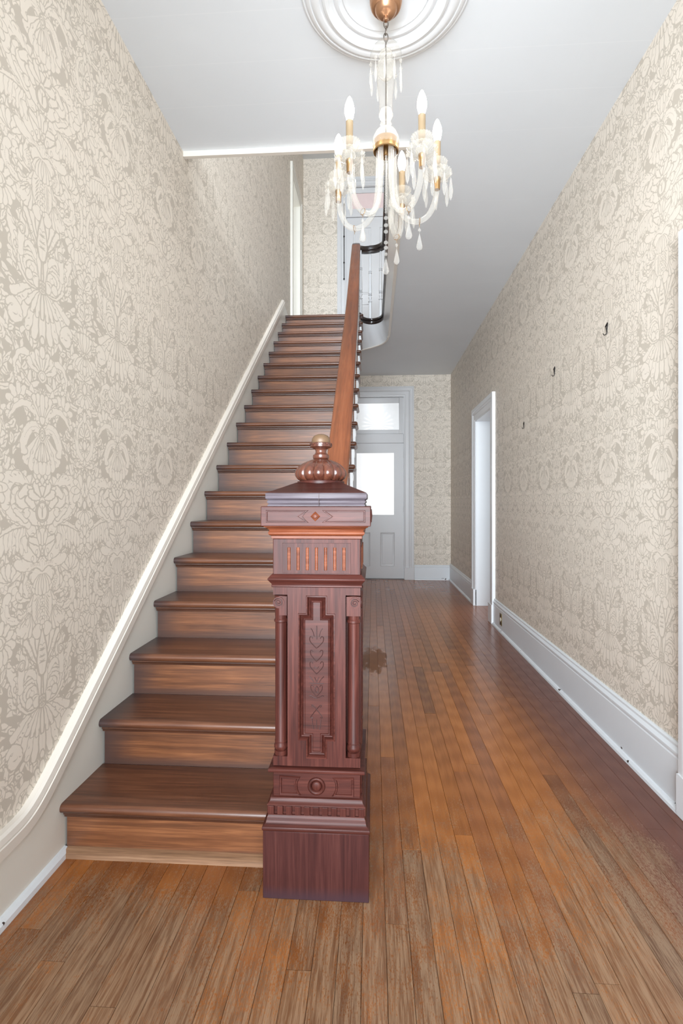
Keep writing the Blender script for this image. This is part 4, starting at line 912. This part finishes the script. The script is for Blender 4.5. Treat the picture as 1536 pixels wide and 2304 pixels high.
mb = MB(); ztop, zlo = fz(998.6), fz(1004); n = 28
mb.tube([(0.0367*math.cos(2*PI*i/n), 0.0367*math.sin(2*PI*i/n), ztop if i % 2 else zlo) for i in range(n)], 0.0008, 4, closed=True); obj('zigzag_groove', mb, M['carve'], newel)
part('finial_knob', MB().lathe([(0.0300, fz(997)), (0.0312, fz(993)), (0.0295, fz(987)), (0.0235, fz(981)), (0.012, fz(977.6)), (0.0005, fz(976.8))], 32), plain('worn_bronze_knob', srgb(104, 80, 58), 0.46, 0.1), 0, 60)
# ------------------------------------------------------------------ ceiling medallion and chandelier
CX, CY = 0.049, 1.985
med = thing('ceiling_medallion', 'round white plaster ceiling medallion with concentric mouldings above the chandelier', 'ceiling medallion', (CX, CY, ZC))
def ring(name, prof): obj(name, MB().lathe([(r, -h) for r, h in prof], 96, cap=False), M['med'], med, smooth=40)
ring('outer_moulding', [(0.332, 0), (0.331, 0.006), (0.326, 0.010), (0.320, 0.008), (0.318, 0.012), (0.310, 0.020), (0.300, 0.022), (0.297, 0.018), (0.288, 0.026), (0.276, 0.030), (0.264, 0.028)])
ring('middle_moulding', [(0.264, 0.028), (0.260, 0.022), (0.252, 0.022), (0.248, 0.030), (0.238, 0.034), (0.226, 0.030), (0.222, 0.022), (0.212, 0.020), (0.208, 0.014)])
ring('inner_moulding', [(0.208, 0.014), (0.200, 0.020), (0.190, 0.020), (0.186, 0.012), (0.176, 0.008), (0.170, 0.012), (0.160, 0.008), (0.152, 0.003), (0.0, 0.003)])

ch = thing('chandelier', 'five-arm glass chandelier with lit candle bulbs and crystal drops hanging on a chain', 'chandelier', (CX, CY, 0))
obj('canopy', MB().lathe([(0.002, 3.060), (0.008, 3.061), (0.010, 3.068), (0.009, 3.076), (0.014, 3.079), (0.026, 3.082), (0.036, 3.090), (0.042, 3.101), (0.044, 3.106), (0.052, 3.108), (0.059, 3.118), (0.0625, 3.134), (0.063, 3.150), (0.061, 3.187)], 40), M['copper'], ch, smooth=50)
def link(zc_, rot):
    mb = MB(); pts = [(0.0085*math.cos(a), 0, zc_+0.017*math.sin(a)) for a in [2*PI*i/16 for i in range(16)]]; mb.tube(pts, 0.0022, 6, closed=True); o = obj('chain_link', mb, M['steel'], ch, smooth=60); o.rotation_euler = (0, 0, rot)
for i in range(4): link(3.050-0.0262*i, 0.2 if i % 2 == 0 else 1.77)
obj('glass_bowl', MB().lathe([(0.008, 2.972), (0.030, 2.968), (0.050, 2.952), (0.061, 2.925), (0.0625, 2.895), (0.058, 2.882)], 40, cap=False), M['dome'], ch, smooth=60)
obj('rod', MB().tube([(0, 0, 2.978), (0, 0, 2.545)], 0.0026, 8), M['steel'], ch)
obj('glass_ball', MB().lathe([(0.008, 2.952), (0.022, 2.940), (0.026, 2.925), (0.020, 2.908), (0.034, 2.892), (0.037, 2.872), (0.028, 2.852), (0.016, 2.838), (0.006, 2.832)], 20, mod=lambda a, z: 1+0.05*math.cos(10*a)), M['glass'], ch, smooth=30)
obj('glass_column', MB().lathe([(0.036, 2.860), (0.033, 2.82), (0.027, 2.77), (0.025, 2.74), (0.026, 2.715)], 32, cap=False, mod=lambda a, z: 1+0.03*math.cos(12*a)), M['column'], ch, smooth=60)
obj('cut_ball', MB().lathe([(0.012, 2.724), (0.021, 2.716), (0.0262, 2.702), (0.0258, 2.690), (0.019, 2.678), (0.014, 2.673), (0.020, 2.668), (0.0215, 2.660), (0.016, 2.652), (0.013, 2.646), (0.014, 2.640)], 20, mod=lambda a, z: 1+0.04*math.cos(10*a)), M['glass'], ch, smooth=25)
obj('hub_dome', MB().lathe([(0.013, 2.648), (0.026, 2.642), (0.041, 2.628), (0.050, 2.606), (0.0515, 2.585), (0.049, 2.570)], 40, cap=False, mod=lambda a, z: 1+0.015*math.cos(20*a)), M['glass'], ch, smooth=40)
obj('hub_plate', MB().lathe([(0.002, 2.600), (0.047, 2.597), (0.049, 2.590), (0.049, 2.556), (0.046, 2.553), (0.044, 2.572), (0.008, 2.574), (0.008, 2.560), (0.006, 2.545), (0.001, 2.542)], 36), M['brass'], ch, smooth=40)

armp = catmull([(0.030, 0, 2.575), (0.031, 0, 2.50), (0.034, 0, 2.42), (0.046, 0, 2.345), (0.078, 0, 2.300), (0.122, 0, 2.288), (0.163, 0, 2.312), (0.188, 0, 2.360), (0.197, 0, 2.405), (0.200, 0, 2.440)], 5)
def fluted(prof, n, amp, m=4): return MB().lathe(prof, n*m, mod=lambda a, z: 1+amp*math.cos(n*a), cap=False)
def drop_mesh(L, w):
    mb = MB(); mb.sphere((0, 0, -0.008), 0.0065, 8, 4); mb.tube([(0, 0, 0.004), (0, 0, -0.026)], 0.0008, 4)
    mb.lathe([(0.001, -0.022-L), (w*0.62, -0.022-L*0.86), (w, -0.022-L*0.62), (w*0.45, -0.022-L*0.12), (0.001, -0.022)], 6); return mesh('crystal_drop', mb, 20)
def tear_mesh(L, w):
    mb = MB(); mb.sphere((0, 0, -0.010), 0.0062, 8, 4); mb.tube([(0, 0, 0.004), (0, 0, -0.03)], 0.0009, 4)
    mb.lathe([(0.001, -0.026-L), (w*0.7, -0.026-L*0.95), (w, -0.026-L*0.8), (w*0.8, -0.026-L*0.6), (w*0.3, -0.026-L*0.15), (0.001, -0.026)], 8); return mesh('teardrop', mb, 40)
DROP, TEAR = drop_mesh(0.088, 0.0085), tear_mesh(0.062, 0.0125)
DROPS = drop_mesh(0.078, 0.006)
for me_ in (DROP, TEAR, DROPS): me_.materials.append(M['crystal'])
A0 = {}
arms = [(-42, -0.03), (38, -0.027), (96, 0.0), (159, -0.004), (-110, -0.006)]     # angle from the front, droop
for ai, (phi, dz) in enumerate(arms):
    arm = empty('arm', (0, 0, 0), ch); arm.rotation_euler = (0, 0, R(phi-90))
    P = [(p.x, p.y, p.z+dz*max(0, min(1, (p.x-0.03)/0.17))) for p in armp]; T = Vector((0.200, 0, 2.440+dz))
    if dz not in A0:
        mb = MB(); m = len(P); rings = []
        mb.tube(P, 0.0100, 16, flute=0.07); obj('glass_tube', mb, M['glass2'], arm, smooth=20)
    mb = MB(); mb.tube(P[:2], 0.0125, 12); obj('socket', mb, M['brass'], arm)
    obj('cup', MB().lathe([(0.0105, -0.026), (0.0115, 0.0), (0.0125, 0.014), (0.0135, 0.016), (0.0135, 0.020)], 20), M['brass'], arm, loc=T+Vector((0, 0, 0.0)), smooth=50)
    obj('drip_pan', fluted([(0.010, 0.012), (0.026, 0.015), (0.042, 0.023), (0.052, 0.034), (0.054, 0.040), (0.050, 0.040), (0.036, 0.029), (0.014, 0.020)], 24, 0.05), M['glass'], arm, loc=T, smooth=25)
    obj('glass_spindle', fluted([(0.012, 0.016), (0.020, 0.024), (0.022, 0.036), (0.017, 0.047), (0.012, 0.053), (0.015, 0.057), (0.011, 0.062)], 12, 0.05), M['glass'], arm, loc=T, smooth=25)
    obj('bobeche', fluted([(0.012, 0.060), (0.020, 0.062), (0.031, 0.070), (0.039, 0.081), (0.037, 0.082), (0.028, 0.073), (0.012, 0.066)], 22, 0.06), M['glass'], arm, loc=T, smooth=25)
    obj('candle_sleeve', MB().lathe([(0.0125, 0.063), (0.0132, 0.158), (0.0118, 0.160), (0.009, 0.160)], 20), M['candle'], arm, loc=T, smooth=40)
    bp = catmull([(0.0085, 0.158, 0), (0.0130, 0.172, 0), (0.0172, 0.192, 0), (0.0166, 0.208, 0), (0.0118, 0.228, 0), (0.0055, 0.243, 0), (0.0008, 0.249, 0)], 3)
    obj('bulb', MB().lathe([(p.x, p.y) for p in bp], 20), M['bulb'], arm, loc=T, smooth=60)
    for k in range(7):
        a = 2*PI*(k+0.3*ai)/7; o = obj('crystal_drop', DROP, M['crystal'], arm, loc=T+Vector((0.0515*math.cos(a), 0.0515*math.sin(a), 0.034)), rot=(0, 0, a))
    q = P[26]; mb = MB(); mb.tube([(q[0], 0.0115*math.cos(t), q[2]+0.0115*math.sin(t)) for t in [2*PI*i/12 for i in range(12)]], 0.0011, 5, closed=True); mb.tube([(q[0], 0, q[2]-0.0115), (q[0], 0, q[2]-0.022)], 0.001, 4); obj('hook_ring', mb, M['brass'], arm)
    if ai != 4: obj('teardrop', TEAR, M['crystal'], arm, loc=(q[0], 0, q[2]-0.024))
for k in range(10):
    a = 2*PI*(k+0.35)/10; obj('crystal_drop', DROPS, M['crystal'], ch, loc=(0.060*math.cos(a), 0.060*math.sin(a), 2.892), rot=(0, 0, a))
mb = MB(); z = 2.538
while z > 2.315: mb.sphere((0, 0, z), 0.0045, 8, 5); z -= 0.0098
mb.tube([(0, 0, 2.54), (0, 0, 2.12)], 0.0008, 4); obj('bead_chain', mb, M['crystal'], ch, smooth=60)
for z in (2.300, 2.272, 2.247, 2.205, 2.185): obj('bead', MB().lathe([(0.001, -0.0035), (0.006, -0.003), (0.008, 0), (0.006, 0.003), (0.001, 0.0035)], 12), M['crystal'], ch, loc=(0, 0, z), rot=(R(90), 0, 0))
obj('teardrop', TEAR, M['crystal'], ch, loc=(0, 0, 2.170))

# ------------------------------------------------------------------ small things on the right wall
def hook(y, z, s, label):
    t = thing('picture_hook', label, 'picture hook', (XR, y, z), 'old picture hooks in the right wall')
    mb = MB(); mb.tube([(-0.004*s, 0.016*s, 0.018*s), (-0.006*s, -0.014*s, 0.030*s), (-0.004*s, -0.010*s, 0.014*s), (-0.004*s, 0, -0.016*s), (-0.004*s, 0.010*s, 0.016*s), (-0.006*s, -0.016*s, 0.024*s)], 0.0026*s, 6); obj('bent_wire', mb, M['dark'], t, smooth=60)
    mb = MB(); mb.tube([(-0.001, 0, -0.012*s), (-0.006*s, 0, -0.028*s), (-0.012*s, 0.010*s, -0.030*s), (-0.014*s, 0.022*s, -0.018*s)], 0.0022*s, 6); obj('hook', mb, M['dark'], t, smooth=60)
    obj('nail', MB().lathe([(0.002*s, -0.012*s), (0.002*s, 0.002), (0.0042*s, 0.002), (0.0042*s, 0.005)], 8), M['dark'], t, loc=(0, 0.003*s, 0.02*s), rot=(0, R(-90), 0))
hook(2.709, 2.092, 0.95, 'bent wire picture hook, highest and largest of three on the right wall')
hook(3.470, 2.068, 0.95, 'dark picture hook on the right wall between two others')
hook(4.159, 1.816, 0.85, 'small dark picture hook on the right wall, lowest and closest to the doorway')
ot = thing('electrical_outlet', 'brass-plated duplex outlet set sideways in the white baseboard beside the doorway', 'outlet', (XR-0.019, 4.825, 0.118))
obj('cover_plate', MB().box(-0.004, 0, -0.038, 0.038, -0.055, 0.055), plain('brass_plate', srgb(150, 136, 96), 0.35, 0.7), ot, bevel=0.002)
obj('receptacle', MB().lathe([(0.017, -0.004), (0.017, 0.003), (0.014, 0.004)], 20), plain('ivory_plastic', srgb(226, 222, 206), 0.4), ot, loc=(-0.004, 0, 0.0), rot=(0, R(-90), 0))
obj('receptacle', MB().lathe([(0.013, -0.004), (0.013, 0.002), (0.010, 0.003)], 20), M['dark'], ot, loc=(-0.004, 0.006, 0.034), rot=(0, R(-90), 0))
obj('receptacle', MB().lathe([(0.013, -0.004), (0.013, 0.002), (0.010, 0.003)], 20), M['dark'], ot, loc=(-0.004, -0.006, -0.034), rot=(0, R(-90), 0))
